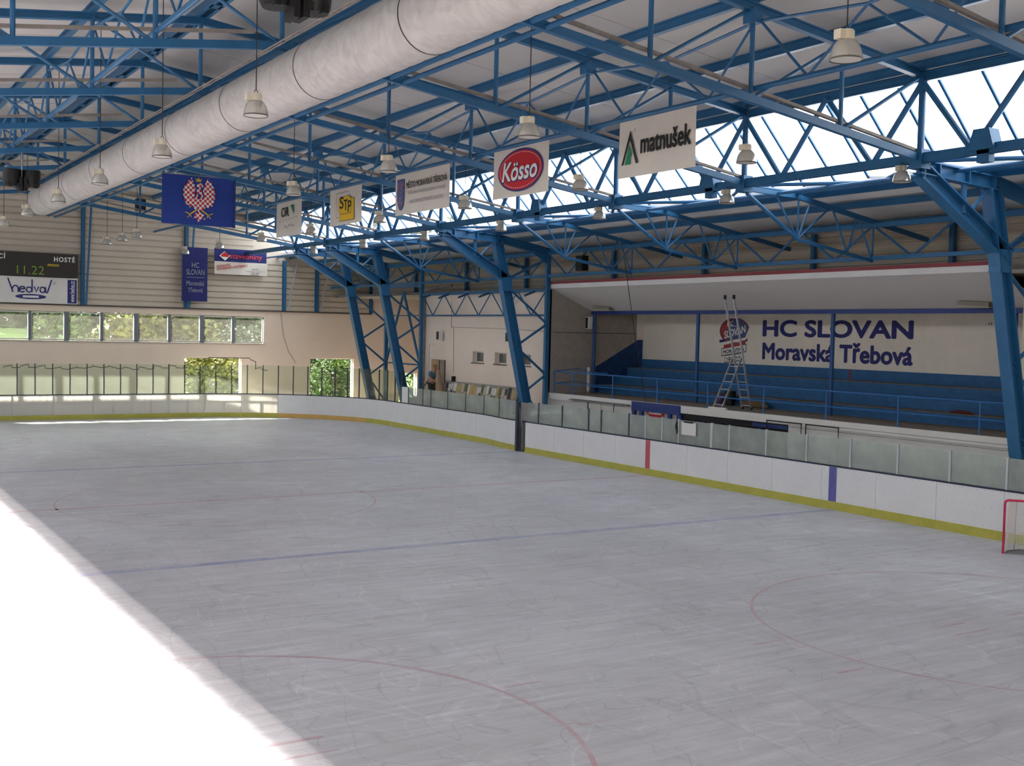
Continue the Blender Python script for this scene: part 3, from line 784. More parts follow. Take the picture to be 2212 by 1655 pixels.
def box_speaker(x, y, z, w, d, h, m, lab, hang=None):
    t = thing('box_speaker', (x, y, z), lab, 'loudspeaker')
    MB().box(x-d/2, x+d/2, y-w/2, y+w/2, z, z+h).build('cabinet', m, t)
    MB().box(x-d/2-0.012, x-d/2-0.002, y-w/2+0.03, y+w/2-0.03, z+0.03, z+h-0.03).build('grille', BLACK, t)
    MB().bar((x+d/2, y, z+h*0.6), (x+d/2+0.12, y, z+h*0.6), 0.05, 0.05).build('bracket', STEELGREY, t)
    if hang: MB().tube([(x, y, z+h), (x, y, hang)], 0.02, 6).build('hanger', STEELGREY, t)
box_speaker(28.08, 52.4, 4.62, 0.30, 0.24, 0.47, WHITEPAINT, 'small speaker with dark grille high on the plaster wall, above the door')
box_speaker(28.08, 45.6, 4.64, 0.30, 0.24, 0.47, WHITEPAINT, 'small speaker with dark grille on the plaster wall, next to the middle column')
box_speaker(30.20, 42.25, 5.32, 0.22, 0.24, 0.55, WHITEPAINT, 'white framed speaker on the leftmost canopy post of the stand')
box_speaker(27.8, 39.5, 7.72, 0.5, 0.3, 0.62, BLACK, 'black speaker box hanging in the side lattice over the stand', 8.62)
box_speaker(14.9, 60.2, 10.85, 0.6, 0.4, 0.6, BLACK, 'black box with bright edges hung in the roof left of the blue eagle flag', 12.7)

# ------------------------------------------------------------------ banners
def cloth(name, c0, right, up, w, h, m, parent, seed=0, amp=0.02, n=(18, 10)):
    """hanging cloth, top left corner c0, with soft waves"""
    c0, right, up = Vector(c0), Vector(right), Vector(up); nrm = right.cross(up); mb = MB(); r = random.Random(seed)
    ph = [r.uniform(0, 6) for _ in range(4)]
    for j in range(n[1]+1):
        for i in range(n[0]+1):
            u, v = i/n[0], j/n[1]
            d = amp*(math.sin(u*7+ph[0]+v*2)*0.5+math.sin(u*3.1+ph[1]-v*4)*0.5)*(0.25+0.75*v)
            mb.v.append(tuple(c0+right*(u*w)-up*(v*h+0.02*math.sin(u*math.pi)*0)+nrm*d))
    k = n[0]+1
    for j in range(n[1]):
        for i in range(n[0]): mb.f.append((j*k+i, (j+1)*k+i, (j+1)*k+i+1, j*k+i+1))
    mb.smooth = True
    return mb.build(name, m, parent)
RY, UP = Vector((0, -1, 0)), Vector((0, 0, 1))     # banners along the hall are read from the rink: right is towards the viewer
BX = 17.37
def banner(yl, yr, zt, zb, lab, seed):
    t = thing('sponsor_banner', (BX, (yl+yr)/2, zt), lab, 'banner')
    cloth('cloth', (BX, yl, zt), RY, UP, yl-yr, zt-zb, CLOTH, t, seed)
    m = MB()
    for k in range(8):
        y = yl-(yl-yr)*(k+0.5)/8; m.tube([(BX, y, zt-0.02), (BX, y, 10.37)], 0.008, 5)
    m.build('tie_cord', CABLE, t)
    return t, (lambda u, v: Vector((BX, yl-(yl-yr)*u, zb+(zt-zb)*v)))
def offs(t): return 0.028
def TXT(t, s, c, w, h, m, **k): return lettering('lettering', s, t, c, RY, UP, w, h, m, depth=k.pop('depth', 0.03), **k)
def SHP(t, nm, pts, c, m, depth=0.03): return flat_shape(nm, pts, t, c, RY, UP, m, depth)
# 1 black peak with green
t, at = banner(23.20, 20.32, 10.34, 8.93, 'white banner with a black and green triangle logo and heavy black word', 1)
TXT(t, 'matnušek', at(0.63, 0.545), 1.86, 0.50, INK, bold=0.03)
SHP(t, 'logo', [[(-0.30, -0.42), (-0.23, -0.42), (0.02, 0.19), (0.02, 0.40)], [(0.02, 0.40), (0.02, 0.19), (0.27, -0.42), (0.36, -0.42)]], at(0.155, 0.52), INK)
SHP(t, 'logo_fill', [(-0.17, -0.42), (0.06, -0.42), (0.04, -0.28), (0.09, -0.19), (0.08, -0.12), (0.0, 0.06)], at(0.155, 0.52), GREENINK)
TXT(t, '®', at(0.225, 0.80), 0.09, 0.09, GREYINK)
# 2 red oval
t, at = banner(29.27, 26.35, 10.33, 8.93, 'white banner with a big red oval and white slanted word', 2)
SHP(t, 'oval_border', ring(1.20, 0.60), at(0.51, 0.52), NAVYINK, 0.026)
SHP(t, 'oval', ring(1.14, 0.55), at(0.51, 0.52), REDINK, 0.030)
st = []
for k in range(56):
    a0 = 2*math.pi*k/56; a1 = a0+0.065
    st.append([(1.08*math.cos(a0), 0.505*math.sin(a0)), (1.08*math.cos(a1), 0.505*math.sin(a1)), (1.06*math.cos(a1), 0.49*math.sin(a1)), (1.06*math.cos(a0), 0.49*math.sin(a0))])
SHP(t, 'stitch_line', st, at(0.51, 0.52), WHITEINK, 0.034)
TXT(t, 'Kösso', at(0.512, 0.505), 1.92, 0.60, NAVYINK, bold=0.045, shear=0.2, depth=0.034)
TXT(t, 'Kösso', at(0.505, 0.515), 1.86, 0.55, WHITEINK, bold=0.022, shear=0.2, depth=0.038)
# 3 town crest and three lines
t, at = banner(35.78, 31.95, 10.36, 8.95, 'wide white banner with a blue town crest and three lines of dark text', 3)
SHP(t, 'crest', [(-0.27, 0.50), (0.27, 0.50), (0.27, -0.15), (0.22, -0.36), (0.10, -0.50), (0, -0.54), (-0.10, -0.50), (-0.22, -0.36), (-0.27, -0.15)], at(0.115, 0.49), NAVYINK, 0.026)
SHP(t, 'crest_field', [(-0.245, 0.475), (0.245, 0.475), (0.245, -0.15), (0.20, -0.34), (0.09, -0.475), (0, -0.51), (-0.09, -0.475), (-0.20, -0.34), (-0.245, -0.15)], at(0.115, 0.49), mat('crest_blue', (0.07, 0.12, 0.30), 0.7), 0.029)
r = random.Random(5); bits = []
for k in range(70):
    x, y = r.uniform(-0.2, 0.2), r.uniform(-0.4, 0.42)
    if (abs(x) < 0.07 or abs(y-0.1-abs(x)*0.7) < 0.17 or abs(y+0.2+abs(x)) < 0.1) and abs(x)*1.7+max(0, -y-0.1)*0.6 < 0.4: bits.append([(x-0.02, y-0.02), (x+0.02, y-0.02), (x+0.02, y+0.02), (x-0.02, y+0.02)])
SHP(t, 'crest_bird', bits, at(0.115, 0.49), mat('salmon_print', (0.55, 0.20, 0.14), 0.7), 0.033)
TXT(t, 'MĚSTO MORAVSKÁ TŘEBOVÁ', at(0.595, 0.70), 2.84, 0.27, INK, bold=0.012)
TXT(t, 'VÝZNAMNÝ PARTNER LEDNÍHO HOKEJE', at(0.60, 0.48), 2.62, 0.15, GREYINK)
TXT(t, 'HRADÍ PROVOZ TOHOTO STADIONU', at(0.60, 0.285), 2.36, 0.15, GREYINK)
# 4 yellow block letters
t, at = banner(41.46, 38.55, 10.32, 8.96, 'white banner with a yellow and black block logo of three letters', 4)
SHP(t, 'logo_outline', [[(-0.80, 0.52), (0.36, 0.52), (0.36, 0.505), (-0.80, 0.505)], [(-0.80, 0.52), (-0.78, 0.52), (-0.78, -0.40), (-0.80, -0.40)], [(-0.80, -0.385), (-0.4, -0.385), (-0.4, -0.40), (-0.80, -0.40)]], at(0.50, 0.50), INK)
blk = [(1.36*x, y) for x, y in ((-0.48, 0.30), (0.22, 0.34), (0.34, 0.22), (0.55, 0.22), (0.55, -0.56), (-0.42, -0.56), (-0.40, -0.30), (-0.48, -0.18))]
SHP(t, 'logo_edge', [(x*1.03, y*1.03) for x, y in blk], at(0.53, 0.52), INK, 0.027)
SHP(t, 'logo_block', blk, at(0.53, 0.52), YELLOWINK, 0.031)
SHP(t, 'logo_line', [[(-0.5, -0.31), (0.5, -0.31), (0.5, -0.325), (-0.5, -0.325)], [(0.48, -0.31), (0.5, -0.31), (0.5, 0.2), (0.48, 0.2)]], at(0.53, 0.52), INK, 0.035)
TXT(t, 'S', at(0.405, 0.60), 0.36, 0.44, INK, depth=0.036, bold=0.01); TXT(t, 'T', at(0.53, 0.52), 0.36, 0.40, INK, depth=0.036, bold=0.01); TXT(t, 'P', at(0.655, 0.47), 0.32, 0.42, INK, depth=0.036, bold=0.01)
# 5 two letters and a green wedge
t, at = banner(47.25, 44.40, 10.30, 8.87, 'small looking white banner with two black letters and a green wedge', 5)
TXT(t, 'OR', at(0.37, 0.71), 0.86, 0.40, INK, bold=0.01)
SHP(t, 'wedge', [(-0.20, 0.20), (0.20, 0.20), (0.20, -0.20)], at(0.65, 0.74), GREENINK)
SHP(t, 'rule', [[(-1.05, 0.0), (-0.85, 0.0), (-0.85, 0.035), (-1.05, 0.035)], [(0.80, 0.10), (1.0, 0.10), (1.0, 0.135), (0.80, 0.135)], [(-0.7, 0.04), (0.65, 0.08), (0.65, 0.095), (-0.7, 0.055)]], at(0.5, 0.44), GREYINK)
pts = [(-0.62+1.24*k/60, 0.10*math.sin(k*0.9)*(0.5+0.5*math.sin(k*0.31))+0.05*math.sin(k*0.2)+0.1*k/60) for k in range(61)]
sc = [[pts[k], pts[k+1], (pts[k+1][0]+0.004, pts[k+1][1]+0.025), (pts[k][0]+0.004, pts[k][1]+0.025)] for k in range(60)]
SHP(t, 'scribble', sc, at(0.52, 0.24), INK)

# flag with the chequered eagle, hung across the hall
FX0, FX1, FZ1, FZ0, FY = 11.25, 13.95, 10.56, 8.76, 42.40
t = thing('eagle_flag', ((FX0+FX1)/2, FY, FZ1), 'blue flag with a red and white chequered eagle hanging below the duct', 'flag')
RX = Vector((1, 0, 0))
cloth('cloth', (FX0, FY, FZ1), RX, UP, FX1-FX0, FZ1-FZ0, FLAGBLUE, t, 9, 0.025)
MB().box(FX1-0.06, FX1+0.02, FY-0.03, FY+0.03, FZ0-0.02, FZ1).build('side_batten', NAVYPAINT, t)
MB().tube([(FX0, FY, FZ1), (FX1, FY, FZ1)], 0.015, 6).build('top_rod', STEELGREY, t)
def inside(p, poly):
    x, y = p; c = False
    for i in range(len(poly)):
        x0, y0 = poly[i-1]; x1, y1 = poly[i]
        if (y0 > y) != (y1 > y) and x < (x1-x0)*(y-y0)/(y1-y0)+x0: c = not c
    return c
half = [(0.02, 0.10), (0.16, -0.02), (0.20, 0.16), (0.14, 0.34), (0.20, 0.52), (0.30, 0.80), (0.36, 0.68), (0.44, 0.66), (0.46, 0.55), (0.55, 0.50), (0.54, 0.38), (0.62, 0.30), (0.57, 0.20), (0.63, 0.08), (0.55, 0.02), (0.58, -0.10), (0.49, -0.12), (0.50, -0.24), (0.40, -0.20), (0.36, -0.32), (0.26, -0.22), (0.14, -0.40), (0.08, -0.32), (0.0, -0.36)]
wingL = [(-x, y) for x, y in half]; 
bodyp = [(-0.09, 0.52), (-0.02, 0.60), (0.10, 0.58), (0.16, 0.50), (0.06, 0.46), (0.05, 0.34), (0.14, 0.20), (0.17, 0.0), (0.13, -0.25), (0.05, -0.42), (-0.05, -0.42), (-0.13, -0.25), (-0.17, 0.0), (-0.10, 0.22), (-0.09, 0.36), (-0.04, 0.42)]
tail = [(-0.04, -0.40), (0.04, -0.40), (0.08, -0.52), (0.20, -0.54), (0.15, -0.62), (0.22, -0.72), (0.08, -0.68), (0.05, -0.80), (0.0, -0.86), (-0.05, -0.80), (-0.08, -0.68), (-0.22, -0.72), (-0.15, -0.62), (-0.20, -0.54), (-0.08, -0.52)]
shapes = [half, wingL, bodyp, tail]
fc = Vector((12.60, FY, 9.70)); S_ = 0.98
red, white = [], []; q = 0.046
for i in range(-16, 16):
    for j in range(-20, 20):
        cx, cy2 = (i+0.5)*q, (j+0.5)*q
        if any(inside((cx, cy2), s) for s in shapes):
            (red if (i//2+j//2) % 2 else white).append([(S_*(cx-q/2), S_*(cy2-q/2)), (S_*(cx+q/2), S_*(cy2-q/2)), (S_*(cx+q/2), S_*(cy2+q/2)), (S_*(cx-q/2), S_*(cy2+q/2))])
flat_shape('eagle_pattern', red, t, fc, RX, UP, mat('flag_red', (0.55, 0.03, 0.05), 0.8), 0.04); flat_shape('eagle_pattern', white, t, fc, RX, UP, WHITEINK, 0.04)
GOLD = mat('flag_gold', (0.62, 0.42, 0.06), 0.8)
flat_shape('crown', [(-0.12, 0.64), (0.06, 0.64), (0.09, 0.78), (0.03, 0.71), (-0.03, 0.80), (-0.09, 0.71), (-0.15, 0.78)], t, fc, RX, UP, GOLD, 0.043)
cl = []
for s in (-1, 1):
    cl += [[(s*0.06, -0.40), (s*0.10, -0.36), (s*0.36, -0.54), (s*0.33, -0.58)], [(s*0.33, -0.54), (s*0.37, -0.56), (s*0.52, -0.50), (s*0.50, -0.47)], [(s*0.33, -0.56), (s*0.37, -0.58), (s*0.44, -0.68), (s*0.41, -0.69)], [(s*0.33, -0.55), (s*0.36, -0.58), (s*0.30, -0.66), (s*0.27, -0.65)]]
flat_shape('claws', cl, t, fc, RX, UP, GOLD, 0.043)
flat_shape('breast_mark', [(-0.05, 0.02), (0.05, 0.02), (0.05, 0.2), (-0.05, 0.2)], t, fc, RX, UP, NAVYINK, 0.046)

# cloth banners on the far wall
WY = 66.40
t = thing('wall_banner', (19.55, WY, 9.58), 'narrow navy upright banner with pale club lettering on the far cladding', 'banner')
cloth('cloth', (18.80, WY, 9.58), RX, UP, 1.48, 3.1, NAVYCLOTH, t, 11, 0.03)
PALE = mat('faded_pale_print', (0.30, 0.32, 0.42), 0.8)
for s, z, w, h in (('HC', 8.56, 0.42, 0.30), ('SLOVAN', 8.16, 1.05, 0.32), ('Moravská', 7.52, 1.02, 0.27), ('Třebová', 7.14, 0.86, 0.27)):
    lettering('lettering', s, t, (19.56, WY, z), RX, UP, w, h, PALE, depth=0.045, bold=0.008)
flat_shape('rule', [(-0.52, 0), (0.52, 0), (0.52, 0.025), (-0.52, 0.025)], t, (19.56, WY, 7.84), RX, UP, PALE, 0.045)
t = thing('wall_banner', (22.2, WY, 9.6), 'wide banner with navy top strip and red slanted words on the far cladding', 'banner')
cloth('top_strip', (20.66, WY, 9.60), RX, UP, 3.16, 0.74, NAVYCLOTH, t, 12, 0.02); cloth('cloth', (20.68, WY, 8.86), RX, UP, 3.20, 0.74, CLOTH, t, 13, 0.02)
lettering('lettering', 'stavebniny', t, (22.55, WY, 9.16), RX, UP, 1.95, 0.40, mat('bright_red_print', (0.55, 0.05, 0.08), 0.7), depth=0.045, bold=0.02)
flat_shape('logo', [[(-0.30, 0.0), (0.0, 0.27), (0.34, 0.02), (0.05, -0.27)]], t, (21.25, WY, 9.18), RX, UP, WHITEINK, 0.04)
flat_shape('logo', [[(-0.22, 0.02), (0.0, 0.24), (0.28, 0.08), (0.24, -0.06), (-0.18, -0.04)]], t, (21.25, WY, 9.18), RX, UP, REDINK, 0.045)
lettering('lettering', 'DODAVATEL', t, (21.22, WY, 8.62), Vector((0.985, 0, 0.17)), Vector((-0.17, 0, 0.985)), 0.85, 0.15, REDINK, depth=0.045, bold=0.015)
lettering('lettering', 'STAVEBNÍHO MATERIÁLU', t, (21.72, WY, 8.56), Vector((0.985, 0, 0.17)), Vector((-0.17, 0, 0.985)), 1.85, 0.17, REDINK, depth=0.047, bold=0.015)
lettering('lettering', 'MORAVSKÁ TŘEBOVÁ', t, (23.12, WY, 8.37), RX, UP, 1.15, 0.085, GREYINK, depth=0.045)
flat_shape('small_print', [[(x, z), (x+w, z), (x+w, z+0.035), (x, z+0.035)] for x, z, w in ((-0.2, 0.1, 0.4), (-0.25, -0.12, 0.22), (0.02, -0.12, 0.23), (-0.28, -0.22, 0.5))], t, (23.12, WY, 8.37), RX, UP, GREYINK, 0.045)

# scoreboard and the white sign below it
t = thing('scoreboard', (9.0, 66.6, 7.55), 'dark scoreboard on the far wall showing 11.22 in green digits', 'scoreboard')
MB().box(4.9, 13.12, 66.42, 66.8, 7.54, 8.80).build('case', SCREEN, t)
def SBT(s, x, z, w, h, m, **k): return lettering('lettering', s, t, (x, 66.42, z), RX, UP, w, h, m, depth=0.006, **k)
SBT('HOSTÉ', 12.42, 8.53, 1.08, 0.33, WHITEINK, bold=0.03, spacing=1.2); SBT('DOMÁCÍ', 8.70, 8.57, 1.5, 0.33, WHITEINK, bold=0.03, spacing=1.2)
lettering('digits', '11.22', t, (10.70, 66.42, 7.86), RX, UP, 1.36, 0.44, mat('green_digits', (0.22, 0.42, 0.03), 0.6), depth=0.006, bold=-0.012)
flat_shape('yellow_plate', [(-0.3, -0.06), (0.3, -0.06), (0.3, 0.05), (-0.3, 0.07)], t, (11.85, 66.42, 8.17), RX, UP, mat('dim_yellow', (0.36, 0.26, 0.02), 0.6), 0.006)
t2 = thing('wall_sign', (9.0, 66.6, 6.1), 'white sign board with navy handwritten word under the scoreboard', 'sign')
MB().box(4.9, 13.12, 66.5, 66.62, 6.10, 7.50).build('board', WHITEPAINT, t2)
NB = NAVYINK
flat_shape('blue_block', [(-0.24, -0.66), (0.24, -0.66), (0.24, 0.62), (-0.24, 0.62)], t2, (12.84, 66.5, 6.80), RX, UP, NB, 0.006)
lettering('lettering', 'www.hedva.cz', t2, (12.84, 66.5, 6.78), Vector((0, 0, 1)), Vector((-1, 0, 0)), 1.15, 0.26, WHITEINK, depth=0.010, bold=0.01)
def strokes(name, lines, r, par, cx, cz, y, m):
    mb = MB()
    for L in lines: mb.tube([(cx+x, y, cz+z) for x, z in L], r, 6)
    return mb.build(name, m, par)
def arc(cx, cz, rx, rz, a0, a1, n=10): return [(cx+rx*math.cos(math.radians(a0+(a1-a0)*i/n)), cz+rz*math.sin(math.radians(a0+(a1-a0)*i/n))) for i in range(n+1)]
strokes('lettering', [[(-1.08, 0.52), (-0.82, -0.22)], arc(-0.70, -0.05, 0.14, 0.18, 180, 0)+[(-0.56, -0.22)], arc(-0.36, -0.06, 0.15, 0.15, 20, 320), [(-0.50, -0.06), (-0.22, -0.02)], arc(-0.02, -0.07, 0.14, 0.14, 0, 360), [(0.13, 0.48), (0.13, -0.2)],
        [(0.24, 0.10), (0.34, -0.18), (0.46, 0.10)], arc(0.66, -0.06, 0.13, 0.15, 0, 360), [(0.80, 0.1), (0.82, -0.22), (0.90, -0.22), (1.12, 0.50)]], 0.040, t2, 10.66, 6.88, 66.50, NB)
flat_shape('logo', [ring(0.78, 0.14)], t2, (10.73, 66.5, 6.44), RX, UP, NB, 0.006); flat_shape('logo', [(-0.40, -0.06), (0.40, -0.06), (0.40, 0.06), (-0.40, 0.06)], t2, (10.73, 66.5, 6.44), RX, UP, WHITEPAINT, 0.010)
lettering('lettering', '®', t2, (11.93, 66.5, 7.2), RX, UP, 0.15, 0.15, GREYINK, depth=0.006)

# ------------------------------------------------------------------ ice sheet with its painted lines
RXC, HALF = 11.0, 15.33
def path_curve():
    """board line from the gate round the far corner and along the far end, as points going counter-clockwise"""
    pts = []
    y = 42.12
    while y < 55.5:
        s = min(1, max(0, (y-42.1)/4)); s = s*s*(3-2*s); pts.append((26.36+0.43*s, y)); y += 0.4
    for k in range(0, 41):
        a = math.radians(90*k/40); pts.append((18.6+8.19*math.cos(a), 55.5+8.19*math.sin(a)))
    x = 18.2
    while x > -4.4: pts.append((x, 63.69)); x -= 0.4
    return pts
PC = path_curve()
def arclen(pts):
    s = [0]
    for a, b in zip(pts, pts[1:]): s.append(s[-1]+math.hypot(b[0]-a[0], b[1]-a[1]))
    return s
SA = arclen(PC)
def at_s(s):
    s = max(0, min(SA[-1]-1e-4, s))
    i = max(k for k in range(len(SA)-1) if SA[k] <= s)
    f = (s-SA[i])/(SA[i+1]-SA[i]); a, b = PC[i], PC[i+1]
    d = (b[0]-a[0], b[1]-a[1]); L = math.hypot(*d)
    return (a[0]+d[0]*f, a[1]+d[1]*f), (d[1]/L, -d[0]/L)      # point, outward normal
def s_of(p): return min(((PC[i][0]-p[0])**2+(PC[i][1]-p[1])**2, SA[i]) for i in range(len(PC)))[1]
ice_outline = [(RXC-HALF, 1.0), (26.37, 1.0), (26.37, 42.0)]+[(x+0.02, y+0.02) for x, y in PC]
ice = MB().prism([(x, y, 0) for x, y in ice_outline], (0, 0, -0.03), (0, 0, 0.0)).build('ice_sheet', ICE)
tag(ice, 'grey white scratched ice surface filling the rink', 'ice')
for y, m, w, nm in ((32.93, ICERED, 0.20, 'centre_line'), (24.09, ICEBLUE, 0.26, 'blue_line'), (41.77, ICEBLUE, 0.26, 'blue_line')):
    MB().box(RXC-HALF, 26.32, y-w/2, y+w/2, 0.0005, 0.002).build(nm, m, ice)
def circle(cx, cy, r, w, nm, a0=0, a1=360):
    mb = MB(); n = 90
    for k in range(n):
        t0, t1 = [math.radians(a0+(a1-a0)*(k+j)/n) for j in (0, 1)]
        mb.quad((cx+(r-w/2)*math.cos(t0), cy+(r-w/2)*math.sin(t0), 0.002), (cx+(r+w/2)*math.cos(t0), cy+(r+w/2)*math.sin(t0), 0.002), (cx+(r+w/2)*math.cos(t1), cy+(r+w/2)*math.sin(t1), 0.002), (cx+(r-w/2)*math.cos(t1), cy+(r-w/2)*math.sin(t1), 0.002))
    return mb.build(nm, ICERED, ice)
circle(4.05, 12.95, 4.47, 0.07, 'face_off_circle'); circle(18.6, 13.0, 4.4, 0.06, 'face_off_circle'); circle(RXC-0.5, 32.93, 4.5, 0.06, 'centre_circle')
circle(4.0, 52.9, 4.5, 0.06, 'face_off_circle'); circle(18.0, 52.9, 4.5, 0.06, 'face_off_circle')
for cx, cy in ((4.05, 12.95), (18.6, 13.0)):
    marks = [(cx+sx*4.85-0.30, cx+sx*4.85+0.30, cy+dy-0.03, cy+dy+0.03) for sx in (-1, 1) for dy in (-0.9, 0.9)]
    marks += [(cx+0.6, cx+1.5, cy+sy*0.25-0.03, cy+sy*0.25+0.03) for sy in (-1, 1)]+[(cx-1.5, cx-0.6, cy+sy*0.25-0.03, cy+sy*0.25+0.03) for sy in (-1, 1)]
    for a, b, c_, d in marks: MB().box(a, b, c_, d, 0.0005, 0.002).build('hash_mark', ICERED, ice)

# ------------------------------------------------------------------ dasher boards
ZK, ZT = 0.245, 1.285
def seg_strip(mb, s0, s1, z0, z1, o0, o1, n=6):
    """curved strip between arc lengths, from offset o0 to o1 outward"""
    for k in range(n):
        a, na = at_s(s0+(s1-s0)*k/n); b, nb = at_s(s0+(s1-s0)*(k+1)/n)
        P = lambda p, nn, o, z: (p[0]+nn[0]*o, p[1]+nn[1]*o, z)
        mb.hexa((P(a, na, o0, z0), P(b, nb, o0, z0), P(b, nb, o1, z0), P(a, na, o1, z0), P(a, na, o0, z1), P(b, nb, o0, z1), P(b, nb, o1, z1), P(a, na, o1, z1)))
    return mb
def board_straight(y0, y1, lab, stripe=None):
    x = 26.33; ym = (y0+y1)/2
    t = thing('dasher_board', (x, ym, 0), lab, 'rink board', 'white boards along the stand side')
    pn = MB().box(x, x+0.03, y0+0.006, y1-0.006, ZK-0.01, ZT).build('panel', HDPE, t)
    MB().box(x-0.012, x+0.03, y0+0.002, y1-0.002, 0.0, ZK).build('kick_strip', KICK, t)
    MB().box(x-0.005, x+0.14, y0, y1, ZT, ZT+0.045).build('top_rail', RAILDARK, t)
    f = MB()
    for y in (y0+0.04, y1-0.04): f.box(x+0.03, x+0.12, y-0.03, y+0.03, 0, ZT)
    f.box(x+0.03, x+0.1, y0+0.06, y1-0.06, 0.85, 0.91); f.build('support_frame', STEELGREY, t)
    b = MB()
    for k in range(9):
        yy = y0+0.12+(y1-y0-0.24)*k/8
        for z in (ZT-0.05, 0.80, ZK+0.06): b.box(x-0.003, x+0.002, yy-0.007, yy+0.007, z-0.007, z+0.007)
    b.build('bolt_heads', STEELGREY, pn)
    if stripe:
        m, ys, wd = stripe
        MB().box(x-0.006, x+0.0, ys-wd/2, ys+wd/2, ZK+0.005, ZT-0.005).build('red_stripe' if m is REDSTRIPE else 'blue_stripe', m, pn)
    return t
edges = [41.28]+[39.07-2.07*k for k in range(16)]
for k, (y1, y0) in enumerate(zip(edges, edges[1:])):
    st = None
    lab = 'white rink board with yellow kick strip, %s right of the open gate' % ORD[k]
    if y0 < 32.93 < y1: st = (REDSTRIPE, 32.96, 0.26); lab = 'white rink board bearing the red centre stripe'
    if y0 < 24.09 < y1: st = (BLUESTRIPE, 24.13, 0.30); lab = 'white rink board bearing the blue stripe'
    if y1 < 5: continue
    board_straight(y0, y1, lab, st)
def board_curved(s0, s1, lab, panel, kick, grp):
    (p, nn) = at_s((s0+s1)/2)
    t = thing('dasher_board', (p[0], p[1], 0), lab, 'rink board', grp)
    seg_strip(MB(), s0+0.005, s1-0.005, ZK-0.01, ZT, 0, 0.025).build('panel', panel, t)
    seg_strip(MB(), s0, s1, 0, ZK, -0.012, 0.025).build('kick_strip', kick, t)
    seg_strip(MB(), s0, s1, ZT, ZT+0.045, -0.005, 0.09).build('top_rail', RAILDARK, t)
    f = MB(); seg_strip(f, s0+0.1, s1-0.1, 0.86, 0.92, 0.03, 0.09); seg_strip(f, s0+0.01, s0+0.07, 0, ZT, 0.03, 0.11, 1)
    if panel is HDPE_END: seg_strip(f, (s0+s1)/2-0.03, (s0+s1)/2+0.03, 0, 0.86, 0.03, 0.09, 1)
    f.build('support_frame', STEELGREY, t)
    return t
s_or0, s_or1 = s_of((26.3, 57.6)), s_of((23.2, 62.35))
s = 0.0; n_side = 0
cuts = [0.0]
while cuts[-1]+2.07 < s_or0-0.6: cuts.append(cuts[-1]+2.07)
for k, (a, b) in enumerate(zip(cuts, cuts[1:]+[s_or0])):
    board_curved(a, b, 'white rink board with yellow kick strip, %s beyond the open gate' % ORD[k], HDPE, KICK, 'white boards between gate and corner')
m_ = 3
for k in range(m_):
    a, b = s_or0+(s_or1-s_or0)*k/m_, s_or0+(s_or1-s_or0)*(k+1)/m_
    board_curved(a, b, 'corner rink board with orange kick strip, %s from the right' % ORD[k], HDPE, KICKO, 'corner boards with orange kick strip')
s = s_or1; k = 0
while s < SA[-1]-0.3:
    b = min(SA[-1], s+2.0)
    board_curved(s, b, 'sunlit far end rink board, %s left of the orange corner' % ORD[k], HDPE_END, KICK, 'sunlit far end boards'); s = b; k += 1

# gate in the boards, open
g = thing('rink_gate', (26.45, 41.7, 0), 'dark open gate with navy leaf in the white boards', 'gate')
MB().box(26.33, 26.45, 41.96, 42.10, 0, 2.12).build('gate_post', POSTDARK, g)
MB().box(26.62, 26.66, 41.30, 41.62, 0.05, 1.30).build('gate_leaf', NAVYPAINT, g)
MB().box(26.40, 27.6, 41.62, 41.66, 0.05, 1.25).build('folded_leaf', STEELGREY, g)
MB().box(26.50, 26.53, 41.30, 41.92, 1.32, 2.10).build('upper_leaf', mat('grey_gate_panel', (0.25, 0.235, 0.225), 0.7), g)
MB().tube([(26.46, 41.8, 1.05), (26.46, 41.8, 1.6)], 0.012, 6).build('latch', ALU, g)

# protective shields on the boards: each pane with its post
def shield_straight(y0, y1, lab, dark=False, ztop=2.17, wide=0.055):
    x = 26.37
    t = thing('shield_pane', (x, y0, ZT+0.045), lab, 'protective pane', 'low shields along the stand side')
    MB().box(x-0.005, x+0.005, y0+0.03, y1-0.03, ZT+0.045, ztop-0.02).build('pane', SHIELD, t)
    MB().box(x-0.03, x+0.03, y0-wide/2, y0+wide/2, ZT+0.04, ztop+0.005).build('post', POSTGREY if not dark else POSTDARK, t)
YPOST = [41.14, 40.32, 38.57, 36.73, 35.9, 34.16, 33.16, 32.2, 31.3, 29.58, 28.7, 26.98, 25.24, 23.51, 21.79, 20.06, 18.33, 16.6, 14.88, 13.15, 11.42, 9.69]
for k, (y1, y0) in enumerate(zip(YPOST, YPOST[1:])):
    shield_straight(y0, y1, 'low clear pane with its post, %s right of the open gate' % ORD[k], dark=(y0 > 34), wide=0.12 if abs(y0-29.58) < 0.01 else 0.06)
def shield_curved(s0, s1, ztop, m, lab, grp, nseg=3, wide=0.045):
    (p, nn) = at_s(s0)
    t = thing('shield_pane', (p[0], p[1], ZT+0.045), lab, 'protective pane', grp)
    seg_strip(MB(), s0+0.025, s1-0.025, ZT+0.045, ztop-0.02, 0.035, 0.045, nseg).build('pane', m, t)
    seg_strip(MB(), s0-wide/2, s0+wide/2, ZT+0.04, ztop, 0.015, 0.07, 1).build('post', POSTDARK, t)
lo = [0.0, 1.75, 3.5, 5.25, 7.0, 8.75, 10.3, 11.25]
lo[-1] = s_of((26.77, 53.2)); lo[-2] = lo[-1]-1.62
for k, (a, b) in enumerate(zip(lo, lo[1:])):
    shield_curved(a, b, 2.17, SHIELD, 'low clear pane with dark post, %s beyond the open gate' % ORD[k], 'low shields between gate and corner')
s_t = s_of((26.75, 54.1))
shield_curved(lo[-1], s_t, 2.17, HDPE, 'opaque whitish low pane beside the end of the tall glass', 'low shields between gate and corner')
